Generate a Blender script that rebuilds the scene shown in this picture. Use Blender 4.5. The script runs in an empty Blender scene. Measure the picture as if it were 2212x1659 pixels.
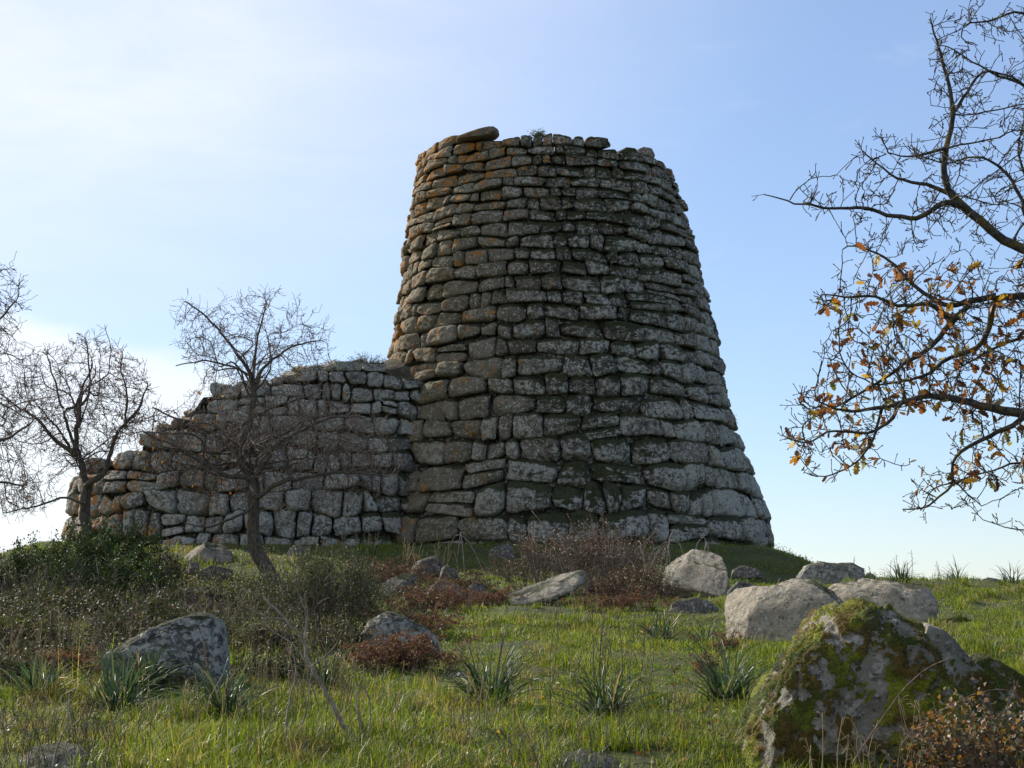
import bpy, bmesh, math, random
import numpy as np
from mathutils import Vector

rng = np.random.default_rng(11)
random.seed(11)
SC = bpy.context.scene
COL = SC.collection

# ------------------------------------------------------------------ camera, sky, sun, exposure
EYE = 1.6
PITCH = math.radians(7.15)
HFOV = math.radians(31.0)
SUN_AZ = math.radians(44)      # left of the viewing direction
SUN_EL = math.radians(32)

cam_d = bpy.data.cameras.new("camera")
cam = bpy.data.objects.new("camera", cam_d); COL.objects.link(cam)
cam.location = (0, 0, EYE); cam.rotation_euler = (math.radians(90) + PITCH, 0, 0)
cam_d.sensor_fit = 'HORIZONTAL'; cam_d.angle = HFOV
cam_d.clip_start = 0.1; cam_d.clip_end = 8000
SC.camera = cam
SC.view_settings.view_transform = 'Standard'
SC.view_settings.look = 'None'
SC.view_settings.gamma = 1
SC.view_settings.exposure = 0.5
SC.cycles.max_bounces = 8
SC.cycles.transparent_max_bounces = 8
SC.cycles.use_denoising = True

sun_dir = Vector((-math.sin(SUN_AZ) * math.cos(SUN_EL), math.cos(SUN_AZ) * math.cos(SUN_EL), math.sin(SUN_EL)))
sl = bpy.data.lights.new("sun", 'SUN'); sl.energy = 5.0; sl.angle = math.radians(0.6); sl.color = (1.0, 0.93, 0.82)
so = bpy.data.objects.new("sun", sl); COL.objects.link(so)
so.rotation_euler = sun_dir.to_track_quat('Z', 'Y').to_euler()
so.location = (-20, 20, 30)


class NT:
    """tiny node-tree writer"""
    def __init__(self, tree):
        self.t = tree; self.n = tree.nodes; self.l = tree.links
    def new(self, typ, **kw):
        nd = self.n.new(typ)
        for k, v in kw.items(): setattr(nd, k, v)
        return nd
    def put(self, sock, v):
        if isinstance(v, bpy.types.NodeSocket): self.l.new(v, sock)
        elif v is not None:
            if sock.type == 'RGBA' and len(v) == 3: v = (*v, 1)
            sock.default_value = v
    def math(self, op, a, b=None, c=None, clamp=False):
        nd = self.new('ShaderNodeMath', operation=op); nd.use_clamp = clamp
        for i, v in enumerate((a, b, c)):
            if v is not None: self.put(nd.inputs[i], v)
        return nd.outputs[0]
    def vmath(self, op, a, b=None):
        nd = self.new('ShaderNodeVectorMath', operation=op)
        self.put(nd.inputs[0], a)
        if b is not None: self.put(nd.inputs[1], b)
        return nd.outputs['Value'] if op == 'DOT_PRODUCT' else nd.outputs[0]
    def mix(self, f, a, b, mode='MIX'):
        nd = self.new('ShaderNodeMix', data_type='RGBA', blend_type=mode)
        self.put(nd.inputs[0], f); self.put(nd.inputs[6], a); self.put(nd.inputs[7], b)
        return nd.outputs[2]
    def step(self, x, lo, hi, a=0.0, b=1.0):
        nd = self.new('ShaderNodeMapRange', interpolation_type='SMOOTHSTEP')
        self.put(nd.inputs[0], x)
        for i, v in zip((1, 2, 3, 4), (lo, hi, a, b)): self.put(nd.inputs[i], v)
        return nd.outputs[0]
    def noise(self, vec, scale, detail=4, rough=.55, dist=0.0):
        nd = self.new('ShaderNodeTexNoise'); self.put(nd.inputs['Vector'], vec)
        nd.inputs['Scale'].default_value = scale; nd.inputs['Detail'].default_value = detail
        nd.inputs['Roughness'].default_value = rough; nd.inputs['Distortion'].default_value = dist
        return nd.outputs['Fac']
    def voronoi(self, vec, scale, feature='F1'):
        nd = self.new('ShaderNodeTexVoronoi', feature=feature); self.put(nd.inputs['Vector'], vec)
        nd.inputs['Scale'].default_value = scale
        return nd.outputs['Distance']
    def ramp(self, f, stops, interp='LINEAR'):
        nd = self.new('ShaderNodeValToRGB'); self.put(nd.inputs[0], f)
        cr = nd.color_ramp; cr.interpolation = interp
        while len(cr.elements) < len(stops): cr.elements.new(0.5)
        for e, (p, c) in zip(cr.elements, stops): e.position = p; e.color = (*c, 1)
        return nd.outputs[0]
    def bump(self, h, strength, dist, normal=None):
        nd = self.new('ShaderNodeBump'); nd.inputs['Strength'].default_value = strength
        nd.inputs['Distance'].default_value = dist; self.put(nd.inputs['Height'], h)
        if normal is not None: self.put(nd.inputs['Normal'], normal)
        return nd.outputs[0]


world = bpy.data.worlds.new("World"); SC.world = world; world.use_nodes = True
w = NT(world.node_tree); w.n.clear()
sky = w.new('ShaderNodeTexSky', sky_type='NISHITA')
sky.sun_disc = False; sky.sun_elevation = SUN_EL; sky.sun_rotation = -SUN_AZ
sky.air_density = 1.0; sky.dust_density = 0.25; sky.ozone_density = 3.0; sky.altitude = 400
tc = w.new('ShaderNodeTexCoord').outputs['Generated']
# thin high cloud: streaky cirrus thickest towards the sun, and a white bank low on the left
sep = w.new('ShaderNodeSeparateXYZ'); w.put(sep.inputs[0], tc)
X, Y, Z = sep.outputs
cosang = w.vmath('DOT_PRODUCT', tc, tuple(sun_dir))
stretch = w.vmath('MULTIPLY', tc, (1.0, 1.0, 3.2))
n1 = w.noise(stretch, 3.0, 6, .55, .6)
n2 = w.noise(stretch, 11.0, 7, .6, .8)
veil = w.math('MULTIPLY', w.step(cosang, .62, .87), w.step(Z, .13, .27, .42, 1.0))
veil = w.math('MULTIPLY', veil, w.step(w.math('ADD', w.math('MULTIPLY', n1, .75), w.math('MULTIPLY', n2, .25)), .25, .75, .55, 1.0))
az = w.math('ARCTAN2', X, Y)                                   # radians, + to the right of north
edge = w.math('ADD', w.math('MULTIPLY', w.math('ADD', az, .27), -.24), .158)   # sloping top of the bank
edge = w.math('ADD', edge, w.math('MULTIPLY', w.math('SUBTRACT', n2, .5), .022))
bank = w.math('MULTIPLY', w.step(w.math('SUBTRACT', edge, Z), -.003, .012), w.step(az, -.09, -.17))
bank = w.math('MULTIPLY', bank, w.step(Z, .0, .09, .55, 1.0))
wis = w.math('MULTIPLY', w.step(n2, .56, .80), .12)
c0 = w.mix(.26, sky.outputs[0], (3.7, 4.7, 7.6))
c1 = w.mix(w.math('MULTIPLY', veil, .85), c0, (7.4, 7.6, 8.1))
c2 = w.mix(w.math('MULTIPLY', bank, .7), c1, (7.6, 7.7, 7.9))
c3 = w.mix(wis, c2, (6.4, 6.8, 7.6))
bg = w.new('ShaderNodeBackground'); w.put(bg.inputs[0], c3); bg.inputs[1].default_value = 0.10
w.l.new(bg.outputs[0], w.new('ShaderNodeOutputWorld').inputs[0])

# ------------------------------------------------------------------ picture pixel (2212 wide) -> ray from the camera
FPX = 1106 / math.tan(HFOV / 2)
CP, SP = math.cos(PITCH), math.sin(PITCH)

def at(px, py, d):
    xc = (px - 1106) / FPX; yc = (829.5 - py) / FPX
    t = d / (CP - yc * SP)
    return np.array((xc * t, d, EYE + t * (SP + yc * CP)))

# ------------------------------------------------------------------ numpy noise
def _h(ix, iy, iz, seed):
    n = (ix.astype(np.uint32) * np.uint32(374761393) + iy.astype(np.uint32) * np.uint32(668265263)
         + iz.astype(np.uint32) * np.uint32(2147483647 // 3) + np.uint32(seed * 9781 + 17))
    n = (n ^ (n >> np.uint32(13))) * np.uint32(1274126177)
    n = n ^ (n >> np.uint32(16))
    return (n & np.uint32(0xFFFFFF)).astype(np.float64) / 0xFFFFFF

def vnoise(p, seed=0):
    p = np.asarray(p, float); f = np.floor(p); i = f.astype(np.int64); u = p - f; u = u * u * (3 - 2 * u)
    r = 0
    for dx in (0, 1):
        for dy in (0, 1):
            for dz in (0, 1):
                wgt = (u[..., 0] if dx else 1 - u[..., 0]) * (u[..., 1] if dy else 1 - u[..., 1]) * (u[..., 2] if dz else 1 - u[..., 2])
                r = r + wgt * _h(i[..., 0] + dx, i[..., 1] + dy, i[..., 2] + dz, seed)
    return r * 2 - 1

def fbm(p, octv=4, seed=0, gain=.5):
    p = np.asarray(p, float); a = 1; s = 0; t = 0
    for o in range(octv):
        s = s + a * vnoise(p * 2.0 ** o + 7.3 * o, seed + o); t += a; a *= gain
    return s / t

def sstep(x, lo, hi):
    t = np.clip((np.asarray(x, float) - lo) / (hi - lo), 0, 1); return t * t * (3 - 2 * t)

# ------------------------------------------------------------------ terrain heights
_yy = np.arange(-200, 6200, .5)
def _prof(pts):
    x, z = zip(*pts); v = np.interp(_yy, x, z); k = np.exp(-.5 * (np.arange(-8, 9) / 2.6) ** 2); k /= k.sum()
    return np.convolve(np.pad(v, 8, mode='edge'), k, 'valid')
_PC = _prof([(-200, -6), (-30, -2), (0, 0), (5, .38), (10.5, .755), (13.2, .855), (15.5, .96), (20, 1.25), (25, 1.53), (30, 1.84), (37, 2.28), (42, 2.44), (46, 2.5), (60, 1.8), (80, -1), (130, -5), (260, -8), (6000, -8)])
_PR = _prof([(-200, -6), (-30, -2), (0, 0), (5, .38), (10.5, .755), (13.2, .86), (15.5, .98), (20, 1.31), (25, 1.70), (31, 2.15), (35, 2.2), (42, 2.0), (55, 1.0), (80, -2), (130, -6), (260, -8), (6000, -8)])
_PL = _prof([(-200, -6), (-30, -2), (0, 0), (5, .38), (10.5, .75), (13.2, .85), (15.5, .95), (20, 1.22), (25, 1.5), (30, 1.72), (36, 1.98), (39, 2.02), (44, 1.95), (55, 1.0), (80, -2), (130, -6), (260, -8), (6000, -8)])

def G(x, y, bumps=True):
    x = np.asarray(x, float); y = np.asarray(y, float)
    c = np.interp(y, _yy, _PC); r = np.interp(y, _yy, _PR); l = np.interp(y, _yy, _PL)
    wr = sstep(x, 2.0, 6.5); wl = sstep(-x, 5.0, 11.0)
    z = c * (1 - wr - wl) + r * wr + l * wl
    dx = np.maximum(np.maximum(-11.2 - x, x - 5.6), 0); dy = np.maximum(np.maximum(45 - y, y - 60), 0)
    sd = np.hypot(dx * 1.5, dy)
    m = 1 - sstep(sd, 0, 6.5)
    z = z + (3.3 - z) * m
    if bumps:
        p = np.stack([x, y, 0 * x], -1)
        near = 1 - sstep(y, 60, 120)
        z = z + near * (.10 * fbm(p * .45, 3, 5) + .085 * fbm(p * 1.7, 3, 9))
    return z

def ground_hit(px, py):
    d = np.arange(6, 62, .04); xc = (px - 1106) / FPX; yc = (829.5 - py) / FPX
    t = d / (CP - yc * SP); zz = EYE + t * (SP + yc * CP)
    k = np.nonzero(zz <= G(xc * t, d))[0]
    i = k[0] if len(k) else int(np.argmin(zz - G(xc * t, d)))
    return np.array((xc * t[i], d[i], float(G(xc * t[i], d[i]))))

# ------------------------------------------------------------------ object helpers
def tag(o, label=None, cat=None, group=None, kind=None):
    if label: o['label'] = label
    if cat: o['category'] = cat
    if group: o['group'] = group
    if kind: o['kind'] = kind
    return o

def empty(name, loc, label, cat, group=None):
    o = bpy.data.objects.new(name, None); COL.objects.link(o); o.location = tuple(float(v) for v in loc)
    o.empty_display_size = .2
    return tag(o, label, cat, group)

def mesh(name, V, F, mat, parent=None, smooth=True, attrs=None):
    """V: (n,3) world coordinates; F: list of (k,m) index arrays.  Parent: an object whose location is subtracted."""
    V = np.asarray(V, np.float32)
    if parent is not None:
        off = np.zeros(3); p = parent
        while p is not None: off = off + np.array(p.location); p = p.parent
        V = V - off.astype(np.float32)
    me = bpy.data.meshes.new(name)
    F = [np.asarray(f, np.int32) for f in F if len(f)]
    nl = sum(f.size for f in F); npoly = sum(len(f) for f in F)
    me.vertices.add(len(V)); me.vertices.foreach_set('co', V.ravel())
    me.loops.add(nl); me.loops.foreach_set('vertex_index', np.concatenate([f.ravel() for f in F]))
    me.polygons.add(npoly)
    tot = np.concatenate([np.full(len(f), f.shape[1], np.int32) for f in F])
    me.polygons.foreach_set('loop_start', np.concatenate([[0], np.cumsum(tot)[:-1]]).astype(np.int32))
    me.polygons.foreach_set('loop_total', tot)
    if smooth: me.polygons.foreach_set('use_smooth', np.ones(npoly, bool))
    for k, v in (attrs or {}).items():
        a = me.attributes.new(k, 'FLOAT', 'POINT'); a.data.foreach_set('value', np.asarray(v, np.float32))
    me.update(calc_edges=True); me.validate()
    me.materials.append(mat)
    o = bpy.data.objects.new(name, me); COL.objects.link(o)
    if parent is not None: o.parent = parent
    return o

class Bag:
    """collects vertex / face blocks for one mesh"""
    def __init__(self): self.V = []; self.F = {}; self.n = 0; self.A = []
    def add(self, V, *faces, a=None):
        V = np.asarray(V, float).reshape(-1, 3); self.V.append(V)
        for f in faces:
            f = np.asarray(f, int); self.F.setdefault(f.shape[1], []).append(f + self.n)
        self.A.append(np.full(len(V), 0.0 if a is None else a) if np.ndim(a) == 0 else np.asarray(a))
        self.n += len(V)
    def build(self, name, mat, parent=None, smooth=True, attr=None):
        V = np.concatenate(self.V); F = [np.concatenate(f) for f in self.F.values()]
        return mesh(name, V, F, mat, parent, smooth, {attr: np.concatenate(self.A)} if attr else None)

def unit(v): return v / np.maximum(np.linalg.norm(v, axis=-1, keepdims=True), 1e-9)

def tube(bag, P, R, k=5, cap=True):
    P = np.asarray(P, float); n = len(P)
    if n < 2: return
    R = np.broadcast_to(np.asarray(R, float), (n,))
    T = np.gradient(P, axis=0); T = unit(T)
    up = np.array((.31, .17, .94)) if abs(T[0, 2]) < .9 else np.array((.95, .3, .1))
    A = unit(np.cross(T, up)); B = np.cross(T, A)
    ang = np.arange(k) * 2 * math.pi / k
    V = P[:, None] + R[:, None, None] * (np.cos(ang)[None, :, None] * A[:, None] + np.sin(ang)[None, :, None] * B[:, None])
    i = np.arange(n - 1)[:, None] * k; j = np.arange(k)[None]; j2 = (j + 1) % k
    Q = np.stack([i + j, i + j2, i + k + j2, i + k + j], -1).reshape(-1, 4)
    V = V.reshape(-1, 3)
    if cap:
        V = np.vstack([V, P[-1] + T[-1] * R[-1]])
        e = (n - 1) * k
        tr = np.stack([e + np.arange(k), e + (np.arange(k) + 1) % k, np.full(k, n * k)], -1)
        bag.add(V, Q, tr)
    else: bag.add(V, Q)

def leaf_cards(bag, C, D, N, L, W, fold=.25, droop=.0):
    """small pointed leaves: four corners and a midrib point, folded"""
    C = np.asarray(C); D = unit(np.asarray(D)); S = unit(np.cross(D, N)); N = np.cross(S, D)
    L = np.asarray(L).reshape(-1, 1); W = np.asarray(W).reshape(-1, 1)
    b = C; m = C + D * L * .5; t = C + D * L - N * L * droop
    l = C + D * L * .45 - S * W * .5 + N * W * fold; r = C + D * L * .45 + S * W * .5 + N * W * fold
    V = np.stack([b, r, t, l, m], 1); n = len(C); o = np.arange(n)[:, None] * 5
    F = np.concatenate([o + np.array([[0, 1, 4]]), o + np.array([[1, 2, 4]]), o + np.array([[2, 3, 4]]), o + np.array([[3, 0, 4]])])
    bag.add(V.reshape(-1, 3), F)

def rdir(n, zlo=-1.0, zhi=1.0):
    z = rng.uniform(zlo, zhi, n); a = rng.uniform(0, 2 * math.pi, n); r = np.sqrt(np.maximum(1 - z * z, 0))
    return np.stack([r * np.cos(a), r * np.sin(a), z], -1)

# ------------------------------------------------------------------ materials
def new_mat(name):
    m = bpy.data.materials.new(name); m.use_nodes = True; t = NT(m.node_tree); t.n.clear()
    out = t.new('ShaderNodeOutputMaterial'); b = t.new('ShaderNodeBsdfPrincipled')
    b.inputs['Specular IOR Level'].default_value = .25
    t.l.new(b.outputs[0], out.inputs[0])
    return m, t, b, out

def stone_mat(name, orange=.35, white=.5, moss=.4, base=((.070, .060, .046), (.155, .135, .106)), zones=None, scale=1.0, tan=0.0, crustk=0.0, spotk=0.0):
    m, t, b, out = new_mat(name)
    geo = t.new('ShaderNodeNewGeometry'); P = geo.outputs['Position']; N = geo.outputs['Normal']; R = geo.outputs['Random Per Island']
    sN = t.new('ShaderNodeSeparateXYZ'); t.put(sN.inputs[0], N); sP = t.new('ShaderNodeSeparateXYZ'); t.put(sP.inputs[0], P)
    big = t.noise(P, .9 * scale, 4); mid = t.noise(P, 4.5 * scale, 5, .6); fine = t.noise(P, 22 * scale, 5, .65)
    col = t.mix(t.step(mid, .3, .7), base[0], base[1])
    col = t.mix(t.step(R, .55, .95, 0, .45), col, (.17, .135, .12))           # some stones browner / pinker
    hv = t.new('ShaderNodeHueSaturation'); t.put(hv.inputs['Color'], col)
    t.put(hv.inputs['Value'], t.math('ADD', .62, t.math('MULTIPLY', t.math('FRACT', t.math('MULTIPLY', R, 17.31)), .75)))
    col = hv.outputs[0]
    if tan: col = t.mix(t.math('MULTIPLY', t.step(t.noise(P, 2.3 * scale, 4), .35, .65), tan), col, (.36, .30, .215))
    # grey-green crust, then ragged pale lichen crust and small round spots
    col = t.mix(t.math('MULTIPLY', t.step(t.noise(P, 5 * scale, 5, .65, .4), .45, .60), .5), col, (.155, .15, .115))
    wob = t.new('ShaderNodeTexNoise'); t.put(wob.inputs['Vector'], P); wob.inputs['Scale'].default_value = 20 * scale
    PW = t.vmath('ADD', P, t.vmath('MULTIPLY', wob.outputs['Color'], (.05 / scale, .05 / scale, .05 / scale)))
    vn = t.new('ShaderNodeTexVoronoi', feature='F1'); t.put(vn.inputs['Vector'], PW); vn.inputs['Scale'].default_value = 10 * scale
    vs = t.new('ShaderNodeSeparateXYZ'); t.put(vs.inputs[0], vn.outputs['Color'])
    area = t.math('ADD', t.math('MULTIPLY', t.noise(P, 1.3 * scale, 3), .6), t.math('MULTIPLY', t.math('FRACT', t.math('MULTIPLY', R, 7.7)), .3))
    if zones == 'tower':      # pale crust heavier on the lower and right-hand stones
        area = t.math('ADD', area, t.step(sP.outputs[0], -2.5, 3.5, -.14, .06))
        area = t.math('ADD', area, t.step(sP.outputs[2], 9.5, 4.5, -.06, .06))
    area = t.math('ADD', area, .30 * (white - .55))
    ragged = t.noise(P, 7.5 * scale, 8, .74, .5)
    crust = t.step(t.math('ADD', ragged, t.math('MULTIPLY', area, .42)), .69 + crustk, .745 + crustk)
    spot = t.math('MULTIPLY', t.step(vn.outputs['Distance'], .40, .26), t.step(t.math('ADD', vs.outputs[0], t.math('MULTIPLY', area, .8)), .86 - spotk, .90 - spotk))
    pale = t.mix(t.noise(P, 30 * scale, 3), (.23, .23, .185), (.47, .465, .405))
    col = t.mix(t.math('MULTIPLY', t.math('MAXIMUM', crust, spot), .88), col, pale)
    v2 = t.new('ShaderNodeTexVoronoi', feature='F1'); t.put(v2.inputs['Vector'], PW); v2.inputs['Scale'].default_value = 19 * scale
    v2s = t.new('ShaderNodeSeparateXYZ'); t.put(v2s.inputs[0], v2.outputs['Color'])
    dots = t.math('MULTIPLY', t.step(v2.outputs['Distance'], .42, .28), t.step(t.math('ADD', v2s.outputs[0], t.math('MULTIPLY', area, .5)), .80, .84))
    col = t.mix(t.math('MULTIPLY', dots, .9 if zones else .3), col, (.46, .455, .40))
    col = t.mix(t.math('MULTIPLY', t.step(t.noise(P, 24 * scale, 4, .7), .56, .62), t.step(area, .25, .6, .1, .5)), col, (.33, .325, .275))
    # black crust
    col = t.mix(t.math('MULTIPLY', t.step(t.math('ADD', t.noise(P, 8 * scale, 7, .75), t.step(t.math('ABSOLUTE', t.math('SUBTRACT', sP.outputs[0], 2.0)), 3.2, .5, 0, .075) if zones == 'tower' else 0.0), .565, .62), .8), col, (.022, .021, .017))
    # orange lichen
    if orange:
        on = t.math('ADD', t.math('MULTIPLY', t.noise(P, 8.5 * scale, 7, .72, .5), .62), t.math('MULTIPLY', t.noise(P, 2.2, 3), .38))
        if zones == 'tower':
            k = t.math('ADD', t.step(sP.outputs[0], 3.0, -2.4, .0, .064), t.step(sP.outputs[2], 11.0, 13.6, 0, .05))
            k = t.math('ADD', k, t.step(sP.outputs[0], -2.0, -3.6, 0, .045))
            k = t.math('ADD', k, t.step(sP.outputs[2], 7.0, 4.5, 0, -.03))
        elif zones == 'bastion':
            k = t.math('ADD', t.step(sP.outputs[0], -6.0, -10.5, .03, .11), .0)
        else: k = .0
        if zones == 'tower': col = t.mix(t.step(sP.outputs[0], 2.0, -3.0, 0, .5), col, (.165, .14, .075))
        on = t.math('ADD', on, k)
        lim = .70 - .2 * orange
        om = t.step(on, lim, lim + .03)
        col = t.mix(t.math('MULTIPLY', om, .85), col, t.mix(fine, (.19, .08, .014), (.52, .215, .03)))
    # moss on ledges and in damp patches
    if moss:
        mn = t.math('ADD', t.math('MULTIPLY', t.noise(P, 1.5, 5, .65, .3), .6), t.math('MULTIPLY', sN.outputs[2], .42))
        led = t.new('ShaderNodeAttribute', attribute_name='ledge').outputs['Fac']
        if zones: mn = t.math('ADD', mn, t.math('ADD', t.step(led, .62, 1.0, -.045, .15), t.math('MULTIPLY', t.math('SUBTRACT', t.noise(P, 7, 5, .7), .5), .22)))
        if zones == 'tower':
            dx = t.math('ABSOLUTE', t.math('SUBTRACT', sP.outputs[0], 2.2))
            mn = t.math('ADD', mn, t.math('ADD', t.step(dx, 4.8, .8, -.12, .14), t.step(t.noise(P, .55, 3), .42, .62, -.03, .08)))
            mn = t.math('ADD', mn, t.step(sP.outputs[2], 6.8, 4.0, 0, .05))
        elif zones == 'bastion':
            mn = t.math('ADD', mn, t.step(sP.outputs[0], -5.0, -2.6, -.10, .22))
            mn = t.math('ADD', mn, t.step(sP.outputs[2], 6.0, 4.4, -.12, .03))
        mm = t.step(mn, .66 - .2 * moss, .74 - .2 * moss)
        col = t.mix(t.math('MULTIPLY', mm, .92), col, t.mix(t.noise(P, 16, 3), (.008, .010, .003), (.042, .050, .010)))
    t.put(b.inputs['Base Color'], col); b.inputs['Roughness'].default_value = .92
    h = t.math('ADD', t.math('MULTIPLY', mid, .6), t.math('MULTIPLY', fine, .4))
    h = t.math('ADD', h, t.math('MULTIPLY', t.noise(P, 70 * scale, 3), .1))
    t.put(b.inputs['Normal'], t.bump(h, 1.0, .09 / scale))
    return m

def leaf_mat(name, stops, rough=.5, trans=.35, spec=.3, tint=1.25):
    m, t, b, out = new_mat(name)
    geo = t.new('ShaderNodeNewGeometry')
    r = geo.outputs['Random Per Island']
    col = t.ramp(r, stops)
    nz = t.noise(geo.outputs['Position'], 1.3, 3)
    hv = t.new('ShaderNodeHueSaturation'); t.put(hv.inputs['Color'], col); t.put(hv.inputs['Value'], t.step(nz, .25, .75, .7, 1.3))
    col = hv.outputs[0]
    t.put(b.inputs['Base Color'], col); b.inputs['Roughness'].default_value = rough; b.inputs['Specular IOR Level'].default_value = spec
    if trans:
        tr = t.new('ShaderNodeBsdfTranslucent'); t.put(tr.inputs[0], t.mix(1.0, col, (tint, tint, tint * .7), 'MULTIPLY'))
        mx = t.new('ShaderNodeMixShader'); mx.inputs[0].default_value = trans
        t.l.new(b.outputs[0], mx.inputs[1]); t.l.new(tr.outputs[0], mx.inputs[2]); t.l.new(mx.outputs[0], out.inputs[0])
    return m

def bark_mat(name, c0, c1, lichen=None, scale=30):
    m, t, b, out = new_mat(name)
    P = t.new('ShaderNodeNewGeometry').outputs['Position']
    n = t.noise(t.vmath('MULTIPLY', P, (1, 1, .35)), scale, 5, .65)
    col = t.mix(t.step(n, .35, .65), c0, c1)
    if lichen: col = t.mix(t.math('MULTIPLY', t.step(t.noise(P, 9, 4, .6), .54, .62), .8), col, lichen)
    t.put(b.inputs['Base Color'], col); b.inputs['Roughness'].default_value = .9
    t.put(b.inputs['Normal'], t.bump(n, .7, .02))
    return m

M = {}
M['tower'] = stone_mat('tower_stone', orange=.42, white=.55, moss=.42, zones='tower')
M['bastion'] = stone_mat('bastion_stone', orange=.40, white=.75, moss=.35, zones='bastion', base=((.11, .10, .088), (.21, .195, .17)))
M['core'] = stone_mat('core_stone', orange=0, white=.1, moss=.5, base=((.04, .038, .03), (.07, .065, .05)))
M['rock'] = stone_mat('rock_grey', orange=.08, white=.45, moss=.42, base=((.12, .112, .10), (.24, .225, .20)), scale=1.7, crustk=.02)
M['rock_tan'] = stone_mat('rock_tan', orange=.12, white=.18, moss=.22, base=((.20, .175, .135), (.37, .325, .255)), scale=1.7, tan=.85, crustk=.05, spotk=-.06)
M['rock_lichen'] = stone_mat('rock_lichen', orange=.0, white=.8, moss=.34, base=((.055, .05, .043), (.115, .105, .092)), scale=1.15, crustk=.045, spotk=.36)
M['bark'] = bark_mat('bark', (.045, .038, .03), (.12, .10, .08), (.11, .10, .035))
M['twig'] = bark_mat('twig', (.075, .056, .044), (.20, .155, .125))
M['oakbark'] = bark_mat('oak_bark', (.025, .022, .018), (.10, .09, .075), (.13, .10, .02), 45)
M['deadwood'] = bark_mat('dead_wood', (.16, .13, .10), (.34, .29, .24))
M['cane2'] = bark_mat('pale_cane', (.15, .10, .085), (.36, .28, .23))
M['cane'] = bark_mat('bramble_cane', (.10, .055, .045), (.24, .17, .13))
M['straw'] = leaf_mat('straw', [(0, (.20, .15, .085)), (.5, (.32, .25, .14)), (1, (.40, .33, .20))], .7, .3)
M['weedstem'] = leaf_mat('weed_stem', [(0, (.07, .05, .04)), (.4, (.16, .125, .09)), (.8, (.27, .22, .15)), (1, (.15, .07, .05))], .7, .15)
M['mossleaf'] = leaf_mat('moss_leaf', [(0, (.035, .05, .008)), (.5, (.11, .125, .012)), (.8, (.18, .19, .02)), (1, (.13, .08, .02))], .8, .3, .1)
M['leaf_evergreen'] = leaf_mat('leaf_evergreen', [(0, (.012, .03, .008)), (.6, (.03, .06, .014)), (1, (.075, .10, .022))], .58, .3, .22)
M['leaf_shrub'] = leaf_mat('leaf_shrub', [(0, (.02, .035, .014)), (.6, (.05, .07, .03)), (.85, (.11, .12, .05)), (1, (.2, .14, .05))], .58, .3, .22)
M['leaf_bramble'] = leaf_mat('leaf_bramble', [(0, (.055, .026, .018)), (.45, (.10, .052, .034)), (.7, (.14, .09, .05)), (.85, (.06, .075, .02)), (1, (.22, .16, .08))], .5, .25, .4)
M['leaf_thicket'] = leaf_mat('leaf_thicket', [(0, (.016, .03, .008)), (.5, (.045, .064, .018)), (.75, (.10, .085, .04)), (.9, (.06, .03, .02)), (1, (.20, .19, .12))], .58, .3, .22)
M['leaf_pale'] = leaf_mat('leaf_pale', [(0, (.05, .055, .025)), (.35, (.14, .13, .085)), (.6, (.30, .22, .14)), (.8, (.22, .09, .04)), (1, (.26, .15, .02))], .5, .35, .35)
M['leaf_oak'] = leaf_mat('leaf_oak', [(0, (.085, .035, .018)), (.45, (.17, .062, .02)), (.72, (.26, .11, .025)), (.86, (.34, .21, .03)), (.93, (.13, .15, .03)), (1, (.42, .33, .25))], .5, .45, .3, 1.5)
M['bracken'] = leaf_mat('bracken', [(0, (.065, .028, .019)), (.5, (.12, .052, .034)), (.85, (.17, .095, .058)), (1, (.23, .17, .11))], .7, .35, .15)
M['asphodel'] = leaf_mat('asphodel_leaf', [(0, (.022, .045, .022)), (.5, (.045, .08, .042)), (.86, (.08, .115, .06)), (.93, (.28, .22, .11)), (1, (.36, .29, .17))], .38, .3, .5)
M['nettle'] = leaf_mat('weed_leaf', [(0, (.04, .09, .015)), (1, (.13, .2, .03))], .45, .4, .4)

def grass_material():
    m, t, b, out = new_mat('grass_blade')
    geo = t.new('ShaderNodeNewGeometry'); P = geo.outputs['Position']; r = geo.outputs['Random Per Island']
    green = t.ramp(r, [(0, (.030, .066, .007)), (.45, (.090, .145, .012)), (.85, (.19, .225, .020)), (.96, (.20, .20, .05)), (1, (.33, .26, .13))])
    dry = t.ramp(r, [(0, (.10, .085, .04)), (.4, (.18, .15, .065)), (.75, (.27, .21, .11)), (1, (.10, .12, .03))])
    at_ = t.new('ShaderNodeAttribute', attribute_name='dry')
    col = t.mix(at_.outputs['Fac'], green, dry)
    nz = t.noise(P, .8, 3)
    hv = t.new('ShaderNodeHueSaturation'); t.put(hv.inputs['Color'], col); t.put(hv.inputs['Value'], t.step(nz, .3, .7, .75, 1.2))
    col = hv.outputs[0]
    t.put(b.inputs['Base Color'], col); b.inputs['Roughness'].default_value = .5; b.inputs['Specular IOR Level'].default_value = .3
    tr = t.new('ShaderNodeBsdfTranslucent'); t.put(tr.inputs[0], t.mix(1.0, col, (1.6, 1.5, .8), 'MULTIPLY'))
    mx = t.new('ShaderNodeMixShader'); mx.inputs[0].default_value = .48
    t.l.new(b.outputs[0], mx.inputs[1]); t.l.new(tr.outputs[0], mx.inputs[2]); t.l.new(mx.outputs[0], out.inputs[0])
    return m
M['grass'] = grass_material()

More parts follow.
